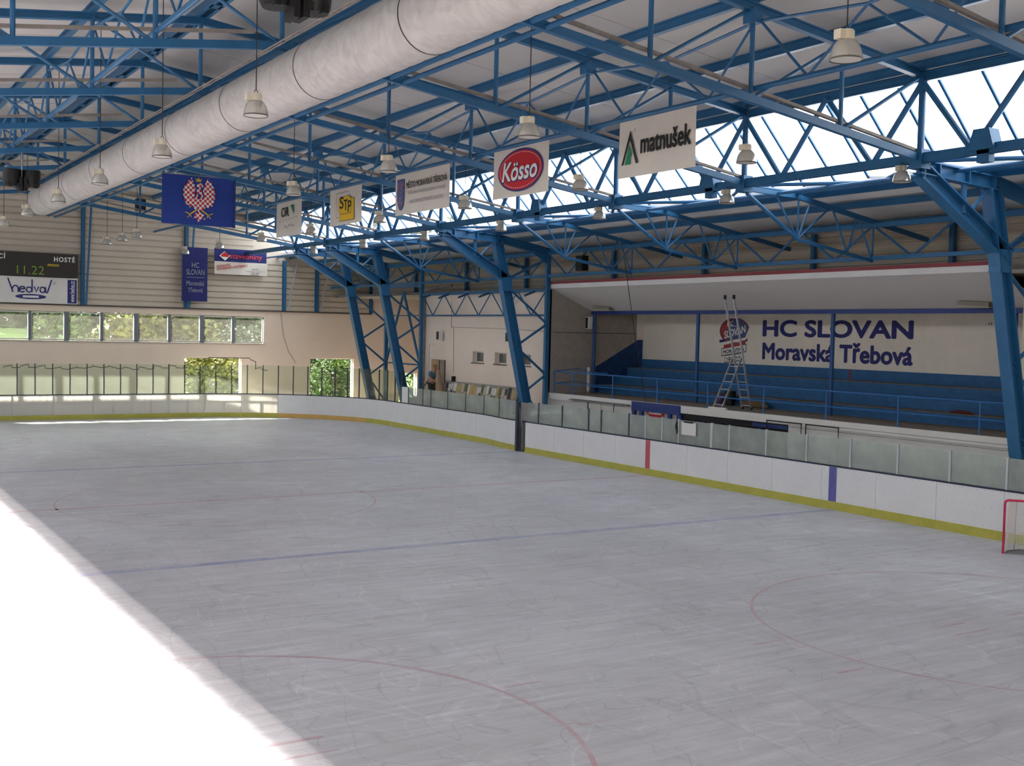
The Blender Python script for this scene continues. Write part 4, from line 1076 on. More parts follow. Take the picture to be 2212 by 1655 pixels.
tall = [s_of(p) for p in ((26.75, 54.1), (26.72, 54.95), (26.7, 55.7))]
while tall[-1] < SA[-1]-0.9: tall.append(tall[-1]+0.86)
for k, (a, b) in enumerate(zip(tall, tall[1:])):
    wide = 0.05
    lab = 'tall scuffed pane with dark post, %s from the right end' % (ORD[k] if k < len(ORD) else 'number %d' % (k+1))
    shield_curved(a, b, 2.94, SHIELD_END, lab, 'tall panes round the far corner and end', 2, wide)
# dark net bundle hanging along the tall glass
npts = []
for k in range(90):
    x = 23.2-k*0.16; (p, nn) = at_s(s_of((x, 63.69)))
    ph = (x*1.19) % 1.0
    z = 2.86-0.18*math.sin(math.pi*ph)-0.05*math.sin(x*1.7)
    if 18.5 < x < 22.4: z = 2.98+0.34*min(1, (22.4-x)/0.4, (x-18.5)/1.2)
    npts.append((p[0]+nn[0]*0.1, p[1]+0.12, z))
tag(MB().tube(npts, 0.022, 6).build('net_rope', CABLE), 'dark rope of a bundled net sagging along the tall far glass and over the doorway', 'rope')
# white sheet taped on the low glass, small blue strip near the gate
s_ = MB(); s_.box(26.30, 26.312, 30.33, 31.08, 1.66, 2.10)
o = s_.build('paper_sheet', WHITEPAINT); tag(o, 'large white sheet fixed on the low clear pane right of the red stripe', 'sheet')
MB().box(26.28, 26.318, 30.48, 30.95, 2.08, 2.13).build('clip', BLACK, o)
tag(MB().box(26.52, 26.53, 42.5, 43.4, 1.99, 2.10).build('blue_sticker', BLUESTRIPE), 'narrow blue strip on the low pane left of the open gate', 'sticker')
jk = MB().tube([(26.4, 31.42, 2.14), (26.38, 31.40, 1.9), (26.38, 31.36, 1.72), (26.4, 31.45, 1.6)], [0.04, 0.09, 0.07, 0.02], 8).build('black_bag', BLACK)
tag(jk, 'small black bundle hanging on the glass post beside the white sheet', 'bag')

# ------------------------------------------------------------------ goal
def goal():
    d = Vector((0.643, -0.766, 0)); n = Vector((0.766, 0.643, 0)); A = Vector((24.81, 17.28, 0)); B = A+d*1.83; H = 1.30
    t = thing('hockey_goal', (A.x, A.y, 0), 'red framed ice hockey goal with white net at the right edge', 'goal')
    PINKRED = mat('goal_red', (0.60, 0.025, 0.09), 0.3, noise=(2.5, 0.3))
    r = 0.03
    cor = []
    for k in range(7):
        a = math.radians(90*k/6); cor.append(A+d*(0.09-0.09*math.cos(a))+Vector((0, 0, H-0.09+0.09*math.sin(a))))
    cor2 = [B-d*(q-A).dot(d)+Vector((0, 0, q.z)) for q in cor[::-1]]
    MB().tube([A]+cor+cor2+[B], r, 12).build('front_frame', PINKRED, t)
    base = [A+d*0.02, A+n*0.35+d*0.10, A+n*0.62+d*0.30, A+n*0.74+d*0.60, A+n*0.76+d*0.915, A+n*0.74+d*1.23, A+n*0.62+d*1.53, A+n*0.35+d*1.73, B-d*0.02]
    MB().tube([q+Vector((0, 0, 0.03)) for q in base], 0.02, 8).build('base_frame', WHITEPAINT, t)
    top = [A+d*0.09+Vector((0, 0, H)), A+d*0.3+n*0.32+Vector((0, 0, H-0.02)), A+d*0.915+n*0.40+Vector((0, 0, H-0.02)), B-d*0.3+n*0.32+Vector((0, 0, H-0.02)), B-d*0.09+Vector((0, 0, H))]
    MB().tube(top, 0.014, 6).build('top_frame', WHITEPAINT, t)
    MB().tube([A+d*0.30+n*0.60+Vector((0, 0, 0.03)), A+d*0.3+n*0.32+Vector((0, 0, H-0.02))], 0.012, 6).build('rear_stay', STEELGREY, t)
    def bez(L, u):
        k = u*(len(L)-1); i = min(int(k), len(L)-2); f = k-i; return L[i]*(1-f)+L[i+1]*f
    def P(u, v):
        b = bez(base, u)+Vector((0, 0, 0.03)); q = bez(top, u); m = b*(1-v)+q*v
        return m-n*0.06*math.sin(math.pi*v)
    mb = MB()
    for i in range(49): mb.tube([P(i/48, j/12) for j in range(13)], 0.006, 4, caps=False)
    for j in range(1, 27): mb.tube([P(i/30, j/27) for i in range(31)], 0.006, 4, caps=False)
    mb.smooth = False
    mb.build('net', mat('net_cord', (0.75, 0.74, 0.70), 0.8), t)
    MB().prism([(q.x, q.y, 0.004) for q in base], (0, 0, 0), (0, 0, 0.004)).build('base_sheet', mat('dark_goal_floor', (0.16, 0.16, 0.17), 0.5), t)  # darker flat sheet over the ice inside the base frame
goal()

# ------------------------------------------------------------------ side building: plaster wall with windows, stand, canopy
def wall_x(mb, x0, x1, y0, y1, z0, z1, holes):
    ys = sorted({y0, y1, *[h[0] for h in holes], *[h[1] for h in holes]}); zs = sorted({z0, z1, *[h[2] for h in holes], *[h[3] for h in holes]})
    for a, b in zip(ys, ys[1:]):
        for c_, d in zip(zs, zs[1:]):
            my, mz = (a+b)/2, (c_+d)/2
            if not any(h[0] < my < h[1] and h[2] < mz < h[3] for h in holes): mb.box(x0, x1, a, b, c_, d)
    return mb
FXX = 28.30
WIN = [(48.27, 49.34, 3.58, 4.12), (46.16, 47.22, 3.58, 4.12), (44.05, 45.11, 3.58, 4.12)]
DR = (52.10, 52.86, 1.55, 3.60)
struct('wall_right', wall_x(MB(), FXX, FXX+0.36, 42.45, 54.5, -0.03, 7.0, WIN+[DR]), PLASTER)
for k, h in enumerate(WIN):
    f = MB()
    f.box(FXX+0.2, FXX+0.28, h[0], h[1], h[2], h[2]+0.06); f.box(FXX+0.2, FXX+0.28, h[0], h[1], h[3]-0.05, h[3]); f.box(FXX+0.2, FXX+0.28, h[0], h[0]+0.06, h[2], h[3]); f.box(FXX+0.2, FXX+0.28, h[1]-0.06, h[1], h[2], h[3])
    w = struct('window_%d' % (13+k), f, WHITEPAINT); tag(w, 'small recessed window in the plaster wall, %s from the open door' % ORD[k])
    MB().box(FXX+0.23, FXX+0.24, h[0]+0.06, h[1]-0.06, h[2]+0.06, h[3]-0.05).build('pane', mat('dark_window_glass', (0.10, 0.10, 0.085), 0.15, spec=0.6), w)
    MB().box(FXX-0.05, FXX+0.02, h[0]-0.06, h[1]+0.08, h[2]-0.05, h[2]).build('sill', mat('brown_sill', (0.13, 0.10, 0.08), 0.7), w)
dr = struct('door_4', MB().box(FXX+0.02, FXX+0.07, DR[1]+0.0, DR[1]+0.04, DR[2], DR[3]), WOOD)
leaf = MB().box(FXX-0.05, FXX-0.01, DR[1]+0.02, DR[1]+0.72, DR[2]+0.02, DR[3]+0.02).build('door_leaf', mat('tan_door_leaf', (0.44, 0.30, 0.16), 0.7), dr)
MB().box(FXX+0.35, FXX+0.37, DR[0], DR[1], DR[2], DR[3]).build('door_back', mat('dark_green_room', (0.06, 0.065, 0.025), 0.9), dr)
struct('wall_right_return', MB().box(FXX, FXX+3.5, 54.5, 54.8, -0.03, 7.0), PLASTER)
struct('floor_walkway', MB().box(27.15, FXX, 42.7, 54.4, -0.03, 1.55), CONCRETE)
# alley wall behind
struct('wall_right_rear', MB().box(35.3, 35.5, 54.8, 67, -0.03, 7.0), PLASTER)

# stand: floor slab with white edge, front wall below with a dugout recess
Y0S, Y1S = 19.6, 42.45
struct('floor_stand', MB().box(FXX+0.06, 33.7, Y0S, Y1S, 2.16, 2.46), TREAD)
struct('trim_6', MB().box(FXX-0.06, FXX+0.06, Y0S, Y1S, 2.20, 2.48), WHITEPAINT)
w = MB(); w.box(FXX+0.04, FXX+0.2, 36.42, Y1S, -0.03, 2.2); w.box(FXX+0.04, FXX+0.2, Y0S-0.2, 28.0, -0.03, 2.2); w.box(FXX+1.5, FXX+1.6, 28.0, 36.42, -0.03, 2.2)
struct('wall_stand_front', w, WHITEPAINT)
struct('wall_stand_left', MB().box(FXX, 33.8, Y1S-0.02, Y1S+0.2, 2.2, 7.0), GREYWALL)
struct('wall_stand_right', MB().box(FXX+0.3, 33.8, Y0S-0.3, Y0S, -0.03, 7.0), mat('pale_yellow_wall', (0.62, 0.58, 0.42), 0.9))
struct('wall_right_near', MB().box(FXX+0.2, FXX+0.4, Y_NEAR, Y0S-0.3, -0.03, 7.0), PLASTER)
wb = struct('wall_stand_back', MB().box(33.4, 33.6, Y0S, Y1S, 2.2, 6.6), WHITEWALL)
struct('ceiling_stand', MB().box(30.45, 33.8, Y0S, Y1S, 6.16, 6.3), CEIL)
LY = Vector((0, -1, 0))
def WT(s, yl, yr, zb, zt, m, **k): return lettering('lettering', s, wb, (33.4, (yl+yr)/2, (zb+zt)/2), LY, UP, yl-yr, zt-zb, m, depth=0.006, **k)
WT('HC SLOVAN', 34.60, 27.13, 5.15, 5.83, NAVYINK, bold=0.035); WT('Moravská Třebová', 34.58, 27.12, 4.22, 4.98, NAVYINK, bold=0.035)
# painted club emblem left of the words
ec = Vector((33.4, 36.18, 5.08))
def EM(nm, pts, m, d): return flat_shape(nm, pts, wb, ec, LY, UP, m, d)
puck = ring(0.86, 0.52)
EM('emblem_edge', [[(x*1.05-0.08, y*1.06+0.28) for x, y in puck], [(-0.98, -0.10), (0.72, 0.02), (0.72, -0.14), (-0.98, -0.28)]], NAVYINK, 0.006)
EM('emblem_red', [(x-0.08, y+0.28) for x, y in puck], mat('emblem_red', (0.36, 0.06, 0.06), 0.8), 0.009)
EM('emblem_blue', [(-0.55, 0.30), (-0.1, 0.78), (0.3, 0.74), (0.66, 0.50), (0.72, 0.25), (0.55, 0.02), (-0.5, -0.12)], mat('emblem_blue', (0.07, 0.11, 0.26), 0.8), 0.012)
lettering('lettering', 'SLOVAN', wb, ec+Vector((0, 0.04, 0.24)), Vector((0, -0.975, 0.22)), Vector((0, 0.22, 0.975)), 1.35, 0.32, WHITEINK, depth=0.016, bold=0.03, shear=0.2)
lettering('lettering', 'HC', wb, ec+Vector((0, 0.33, 0.58)), Vector((0, -0.99, 0.12)), Vector((0, 0.12, 0.99)), 0.40, 0.20, WHITEINK, depth=0.016, bold=0.03, shear=0.2)
EM('emblem_stick', [[(-1.02, -0.24), (0.62, 0.02), (0.64, -0.08), (-1.02, -0.36)], [(0.58, 0.0), (0.86, 0.52), (0.98, 0.50), (0.68, -0.06)]], WHITEINK, 0.014)
EM('emblem_band', [[(-0.72, -0.32), (0.62, -0.10), (0.60, -0.28), (-0.68, -0.48)], [(0.78, 0.36), (0.90, 0.34), (0.93, 0.42), (0.82, 0.44)]], mat('emblem_red', (0.36, 0.06, 0.06), 0.8), 0.011)
EM('emblem_box', [[(-0.84, -0.46), (0.66, -0.24), (0.66, -0.58), (-0.84, -0.80)], [(-0.62, -0.78), (0.48, -0.62), (0.48, -0.94), (-0.62, -1.08)]], INK, 0.007)
EM('emblem_box_face', [[(-0.81, -0.49), (0.63, -0.28), (0.63, -0.55), (-0.81, -0.76)], [(-0.59, -0.79), (0.45, -0.65), (0.45, -0.91), (-0.59, -1.04)]], WHITEINK, 0.010)
lettering('lettering', 'MORAVSKÁ', wb, ec+Vector((0, 0.09, -0.52)), Vector((0, -0.99, 0.14)), Vector((0, 0.14, 0.99)), 1.28, 0.20, INK, depth=0.014, bold=0.02)
lettering('lettering', 'TŘEBOVÁ', wb, ec+Vector((0, 0.07, -0.85)), Vector((0, -0.99, 0.13)), Vector((0, 0.13, 0.99)), 0.9, 0.20, INK, depth=0.014, bold=0.02)
lettering('small_notice', '•• —', wb, (33.4, 23.9, 5.72), LY, UP, 0.5, 0.08, GREYINK, depth=0.006)

# blue terraces
for k, (x, z0, z1) in enumerate(((30.95, 2.46, 2.84), (31.75, 2.84, 3.22), (32.55, 3.22, 3.60))):
    t = thing('terrace_step', (x, 31, z0), 'long blue terrace step of the stand with worn brown tread, %s from the front' % ('first', 'second', 'third')[k], 'step', 'blue terrace steps')
    MB().box(x, 33.4, Y0S+0.02, Y1S-0.05, z0, z1-0.02).build('riser', STEPBLUE, t); MB().box(x-0.02, 33.4, Y0S+0.02, Y1S-0.05, z1-0.02, z1).build('tread', TREAD, t)
    MB().box(x-0.03, x, Y0S+0.02, Y1S-0.05, z0+0.17, z0+0.20).build('groove_board', STEPBLUE, t)
dd = MB().box(33.34, 33.4, Y0S+0.02, Y1S-0.05, 3.60, 4.0).build('blue_dado', STEPBLUE); dd['kind'] = 'structure'
MB().box(33.335, 33.345, 29.85, 29.95, 3.60, 4.0).build('red_mark', REDPAINT, dd)
sp = MB().prism([(30.75, Y1S-0.03, 2.46), (33.39, Y1S-0.03, 2.46), (33.39, Y1S-0.03, 4.88), (33.15, Y1S-0.03, 4.88), (30.75, Y1S-0.03, 3.62)], (0, -0.02, 0), (0, 0, 0)).build('blue_wall_panel', mat('chipped_dark_blue', (0.012, 0.055, 0.17), 0.8, noise=(6, 0.5)))
sp['kind'] = 'structure'
struct('trim_7', MB().box(33.05, 33.4, Y1S-0.10, Y1S-0.02, 4.88, 6.16), WHITEWALL)

struct('slab_groove_shadow', MB().box(FXX-0.065, FXX-0.055, Y0S, 28.0, 2.285, 2.30).box(FXX+0.03, FXX+0.045, Y0S, 28.0, 2.12, 2.135), STEELGREY)  # thin dark strips draw a groove and the shadow line under the slab
tag(MB().tube([(28.4, Y1S-0.03, 5.14), (33.0, Y1S-0.03, 5.16)], 0.012, 5).build('wall_cables', CABLE), 'thin dark cable running level across the grey end wall of the stand', 'cable')
# canopy
cp = thing('canopy', (28.25, 31, 7.0), 'slanted white canopy front with dark red top edge over the stand', 'canopy')
YC0, YC1 = 20.2, 42.5
MB().box(28.19, 28.25, YC0, YC1, 7.06, 7.25).build('fascia', WHITEPAINT, cp)
MB().box(28.15, 28.30, YC0, YC1, 7.25, 7.36).build('red_flashing', REDPAINT, cp)
MB().prism([(28.25, YC0, 7.06), (30.5, YC0, 6.12), (30.5, YC0, 6.2), (28.25, YC0, 7.16)], (0, 0, 0), (0, YC1-YC0-0.07, 0)).build('soffit', mat('canopy_soffit', (0.70, 0.67, 0.64), 0.9), cp)
tag(MB().box(30.42, 30.60, Y0S, Y1S-0.05, 5.98, 6.12).build('canopy_beam', NAVYPAINT), 'dark blue beam along the lower edge of the slanted canopy', 'beam')
for k, y in enumerate((42.25, 35.22, 28.18, 21.15)):
    tag(MB().tube([(30.5, y, 2.46), (30.5, y, 5.98)], 0.075, 12).build('canopy_post', mat('post_blue', (0.02, 0.08, 0.25), 0.5)), 'round blue post holding the canopy of the stand, %s from the grey end wall' % ORD[k], 'post', 'round canopy posts')
for y, lab in ((41.0, 'dusty strip lamp on the canopy underside, near the grey end wall'), (22.2, 'dusty strip lamp on the canopy underside, close to the right column')):
    t = thing('strip_lamp', (30.2, y, 6.2), lab, 'lamp', 'strip lamps on the canopy')
    MB().bar((30.0, y+0.5, 6.27), (30.12, y-0.5, 6.22), 0.32, 0.13).build('housing', mat('dusty_lamp_housing', (0.22, 0.21, 0.17), 0.7), t)
    MB().bar((30.0, y+0.48, 6.19), (30.12, y-0.48, 6.14), 0.24, 0.05).build('diffuser', mat('dusty_diffuser', (0.40, 0.38, 0.30), 0.5), t)

# railing along the slab edge
rl = thing('railing', (28.33, 31, 2.48), 'blue tubular railing along the front edge of the stand', 'railing')
rx = 28.36
RB = mat('railing_blue', (0.025, 0.14, 0.40), 0.45)
MB().tube([(rx, Y0S+0.1, 3.42), (rx, 42.2, 3.42)], 0.027, 8).build('top_rail', RB, rl)
MB().tube([(rx, Y0S+0.1, 2.92), (rx, 42.2, 2.90)], 0.02, 8).build('mid_rail', RB, rl)
for y in (42.2, 40.75, 37.9, 35.02, 32.1, 29.22, 26.37, 23.5, 20.66): MB().tube([(rx, y, 2.46), (rx, y, 3.42)], 0.027, 8).build('post', RB, rl)
MB().tube([(rx, 42.2, 3.43), (29.6, 42.2, 3.55), (29.9, 41.6, 3.4), (29.95, 40.4, 3.40)], 0.02, 8).tube([(rx, 42.2, 2.9), (29.6, 42.2, 2.98), (29.9, 41.6, 2.86), (29.95, 40.4, 2.86)], 0.018, 8).build('return_rail', RB, rl)
tag(MB().prism([(29.9, 41.86, 2.6), (29.9, 41.74, 2.6), (29.9, 41.8, 2.47)], (0, 0, 0), (0.02, 0, 0)).box(29.9, 29.93, 41.72, 41.88, 2.6, 3.62).build('white_stake', WHITEPAINT), 'pointed white board standing upright beside the leftmost canopy post', 'board')

# dugouts under the slab
bt = thing('dugout_front', (FXX, 34.9, 0), 'blue framed booth front under the stand, behind the red centre stripe', 'booth')
m = MB(); m.box(FXX-0.10, FXX+0.0, 33.46, 36.42, 2.12, 2.47)
m.build('header', NAVYPAINT, bt)
m = MB()
for a, b in ((36.22, 36.42), (35.75, 35.95), (34.02, 34.2), (33.44, 33.66)): m.box(FXX-0.08, FXX+0.0, a, b, 0, 2.14)
m.build('frame_post', NAVYPAINT, bt)
m = MB(); m.box(FXX+0.02, FXX+0.05, 33.6, 36.3, 0, 2.14)
m.build('back_panel', mat('grey_panel', (0.40, 0.38, 0.35), 0.8), bt)
so_ = thing('oval_sign', (FXX-0.02, 34.98, 2.15), 'small red oval sign with white slanted word on the blue booth', 'sign')
flat_shape('plate', ring(0.50, 0.20), so_, (FXX-0.03, 34.98, 2.13), LY, UP, REDINK, 0.01)
flat_shape('plate_edge', ring(0.54, 0.225), so_, (FXX-0.03, 34.98, 2.13), LY, UP, mat('oval_edge', (0.30, 0.02, 0.04), 0.6), 0.004)
lettering('lettering', 'Kösso', so_, (FXX-0.03, 34.98, 2.14), LY, UP, 0.80, 0.22, WHITEINK, depth=0.018, bold=0.03, shear=0.2)
b2 = thing('players_bench', (FXX+0.5, 31.5, 0), 'dark players box with blue posts in the recess under the stand', 'booth')
m = MB()
for y in (32.35, 31.45, 29.45): m.box(FXX+0.1, FXX+0.2, y-0.09, y+0.09, 0, 2.2)
m.build('frame_post', NAVYPAINT, b2)
MB().box(FXX+0.05, FXX+0.15, 28.0, 33.4, 1.98, 2.2).build('lintel', mat('black_lintel', (0.02, 0.02, 0.025), 0.8), b2)
MB().box(FXX+1.2, FXX+1.45, 28.1, 33.3, 0, 1.9).build('rear_panel', mat('grey_brown_panel', (0.22, 0.20, 0.175), 0.9), b2)
MB().box(FXX+0.22, FXX+0.25, 29.5, 31.3, 1.45, 1.9).build('dark_window', DARKPANE, b2)
MB().box(FXX+0.02, FXX+0.06, 28.02, 29.7, 2.02, 2.14).build('blue_band', NAVYPAINT, b2)
for k, (ya, yb, lab) in enumerate(((37.6, 39.4, 'black pipe frame under the stand edge, left of the blue booth'), (27.3, 28.9, 'black pipe frame on the white wall, next to the dark players box'), (25.7, 27.1, 'black pipe frame on the white wall below the stand, farther right'))):
    tag(MB().tube([(FXX-0.08, yb, 1.3), (FXX-0.08, yb, 2.28), (FXX-0.08, ya, 2.28), (FXX-0.08, ya, 1.3)], 0.025, 6).build('pipe_frame', BLACK), lab, 'frame', 'black pipe frames under the stand')
cgr = MB().box(FXX-0.25, FXX-0.02, 36.5, 40.6, 2.26, 2.30)
for k in range(20): cgr.box(FXX-0.27, FXX-0.02, 36.55+0.1*2*k, 36.65+0.1*2*k, 2.30, 2.33)
tag(cgr.build('corrugated_shelter', STEELGREY), 'small corrugated shelter roof along the stand edge left of the blue booth', 'roof sheet')
tag(MB().box(FXX-0.02, FXX+0.035, 38.6, 38.95, 1.9, 2.2).build('paper_sheet', WHITEPAINT), 'small pale paper under the corrugated shelter', 'sheet')

# ladder
def ladder():
    t = thing('extension_ladder', (28.9, 31.4, 2.48), 'tall aluminium A-frame extension ladder standing on the stand edge', 'ladder')
    na = Vector((28.42, 31.62, 2.50)); nb = Vector((28.98, 31.22, 4.45)); fa = Vector((29.42, 31.17, 2.47)); fb = Vector((28.42, 31.17, 6.50))
    w = Vector((0, 0.23, 0))
    def section(a, b, n, nm, off=0):
        m = MB(); d = (b-a).normalized()
        for s in (-1, 1): m.bar(a+w*s, b+w*s, 0.03, 0.075, d.cross(Vector((0, 1, 0))))
        m.build(nm+'_rails', ALU, t); r = MB()
        for k in range(n):
            p = a+(b-a)*((k+0.5)/n); r.tube([p-w, p+w], 0.016, 6)
        r.build(nm+'_rungs', ALU, t)
    section(na, nb, 7, 'near_leg'); section(fa, fb, 14, 'far_leg')
    MB().box(na.x-0.05, na.x+0.05, na.y-0.48, na.y+0.48, 2.48, 2.54).build('stabiliser_bar', WHITEPAINT, t)
    for s in (-1, 1):
        MB().bar(fb+w*s-Vector((0, 0, 0.05)), fb+w*s+Vector((0, 0, 0.10)), 0.05, 0.09).build('rubber_cap', RUBBER, t)
        MB().bar(fa+w*s, fa+w*s+Vector((0, 0, 0.08)), 0.05, 0.09).build('rubber_foot', RUBBER, t)
ladder()
def lump(name, m, pts, lab, cat, r):
    tag(MB().tube(pts, r, 10).build(name, m), lab, cat)
lump('tool_bag', mat('purple_cloth', (0.14, 0.08, 0.20), 0.9), [(30.6, 33.95, 2.47), (30.6, 33.95, 2.6), (30.6, 33.92, 2.85), (30.6, 33.9, 2.92)], 'purple bag on the stand floor behind the ladder', 'bag', [0.16, 0.2, 0.16, 0.05])
lump('bucket', BLACK, [(30.62, 33.35, 2.47), (30.62, 33.35, 3.02)], 'black bucket on the stand floor beside the purple bag', 'bucket', [0.17, 0.21])
lump('tool_sack', mat('brown_sack', (0.17, 0.11, 0.05), 0.9), [(30.6, 32.7, 2.55), (30.6, 32.4, 2.62), (30.6, 31.6, 2.60), (30.6, 31.3, 2.52)], 'brown lumpy sacks lying on the stand floor behind the ladder', 'sack', [0.05, 0.13, 0.15, 0.05])
lump('cap', mat('dark_red_rag', (0.14, 0.03, 0.03), 0.9), [(31.3, 23.9, 2.86), (31.3, 23.6, 2.9), (31.3, 23.2, 2.88), (31.3, 23.0, 2.86)], 'dark reddish rag lying on the first blue step', 'cloth', [0.02, 0.06, 0.05, 0.01])
tag(MB().tube([(28.0, 37.1, 9.0), (28.02, 36.7, 7.4), (28.08, 36.2, 5.2), (28.15, 35.75, 3.4), (28.2, 35.5, 2.5)], 0.013, 6).build('hanging_rope', CABLE), 'thin dark rope hanging from the low roof down to the blue booth', 'rope')

# downpipe, wires and clutter at the plaster wall
dp = MB().tube([(29.2, 53.2, 7.48), (28.5, 53.9, 7.35), (28.2, 54.35, 7.2), (28.2, 54.4, 6.9), (28.2, 54.42, 1.55)], 0.075, 10)
dpo = dp.build('downpipe', GREYTUBE); tag(dpo, 'grey metal downpipe at the end of the plaster wall behind a blue column', 'pipe')
for z in (2.6, 4.2, 5.6): MB().lathe((28.2, 54.42, z), [(0.075, 0), (0.095, 0.01), (0.095, 0.05), (0.075, 0.06)], 12).build('pipe_clip', STEELGREY, dpo)
wr = MB().tube([(FXX-0.012, 51.6, 6.6), (FXX-0.012, 51.55, 5.3), (FXX-0.012, 51.3, 5.22), (FXX-0.012, 51.25, 3.0)], 0.011, 5).tube([(FXX-0.012, 51.55, 5.3), (FXX-0.012, 45.0, 5.24), (FXX-0.012, 42.6, 5.15)], 0.009, 5).tube([(FXX-0.012, 53.4, 4.4), (FXX-0.012, 53.9, 4.4), (FXX-0.012, 53.92, 2.2)], 0.009, 5)
tag(wr.build('wall_cables', GREYTUBE), 'thin surface cables running over the plaster wall', 'cable')
tag(MB().tube([(24.95, 66.98, 6.0), (25.05, 66.98, 5.4), (25.15, 66.98, 4.6), (25.5, 66.98, 3.6), (26.0, 66.98, 2.92)], 0.012, 5).build('wall_cables', GREYTUBE), 'thin cable curving down the far plaster wall right of the windows', 'cable')
tag(MB().tube([(FXX-0.04, 44.98+0.14*math.cos(a), 4.5+0.26*math.sin(a)) for a in [2*math.pi*k/20 for k in range(20)]], 0.018, 6, closed=True).build('red_hose', mat('red_hose', (0.42, 0.09, 0.06), 0.6)), 'red hose loop hanging on the plaster wall beside the middle column', 'hose')
tag(MB().box(FXX-0.14, FXX-0.01, 51.0, 51.2, 2.55, 2.82).build('wall_box', BLACK), 'small black box on the wall above the notice board', 'box')
tag(MB().lathe((27.6, 53.6, 1.55), [(0.09, 0), (0.10, 0.05), (0.08, 0.22), (0.02, 0.28)], 12, cap=True).build('red_pot', mat('brick_red', (0.28, 0.07, 0.05), 0.8)), 'small dark red pot beside the leaning plank', 'pot')
nb = thing('notice_board', (FXX-0.2, 48.4, 1.55), 'long notice board full of papers leaning against the plaster wall', 'notice board')
MB().hexa([(FXX-0.32, 44.88, 1.55), (FXX-0.32, 51.9, 1.55), (FXX-0.27, 51.9, 1.55), (FXX-0.27, 44.88, 1.55), (FXX-0.10, 44.88, 2.57), (FXX-0.10, 51.9, 2.57), (FXX-0.05, 51.9, 2.57), (FXX-0.05, 44.88, 2.57)]).build('board', mat('grey_board', (0.30, 0.28, 0.26), 0.8), nb)
rnd = random.Random(11); y = 51.7
pal = [WHITEPAINT, mat('buff_paper', (0.52, 0.36, 0.15), 0.8), mat('pink_paper', (0.58, 0.44, 0.38), 0.8), mat('photo_green', (0.12, 0.15, 0.05), 0.6), mat('photo_dark', (0.05, 0.05, 0.05), 0.6), mat('yellow_paper', (0.48, 0.42, 0.12), 0.8)]
while y > 45.1:
    w = rnd.uniform(0.14, 0.30); z1 = rnd.uniform(2.40, 2.53); z0 = rnd.uniform(1.95, 2.2)
    def on(yy, z): return (FXX-0.325+0.22*(z-1.55)/1.02, yy, z)
    MB().quad(on(y, z0), on(y-w, z0), on(y-w, z1), on(y, z1)).build('paper', pal[rnd.choice((0, 0, 0, 1, 2, 3, 3, 4, 5))], nb)
    MB().quad(on(y-0.02, 1.6), on(y-w*1.05, 1.6), on(y-w*1.05, z0-0.05), on(y-0.02, z0-0.05)).build('paper', pal[rnd.choice((0, 1, 2, 3, 4))], nb)
    y -= w+rnd.uniform(0.02, 0.08)
tag(MB().bar((27.55, 53.95, 1.55), (28.22, 52.98, 3.12), 0.10, 0.03).build('plank', WOOD), 'wooden plank leaning on the plaster wall left of the man', 'plank')

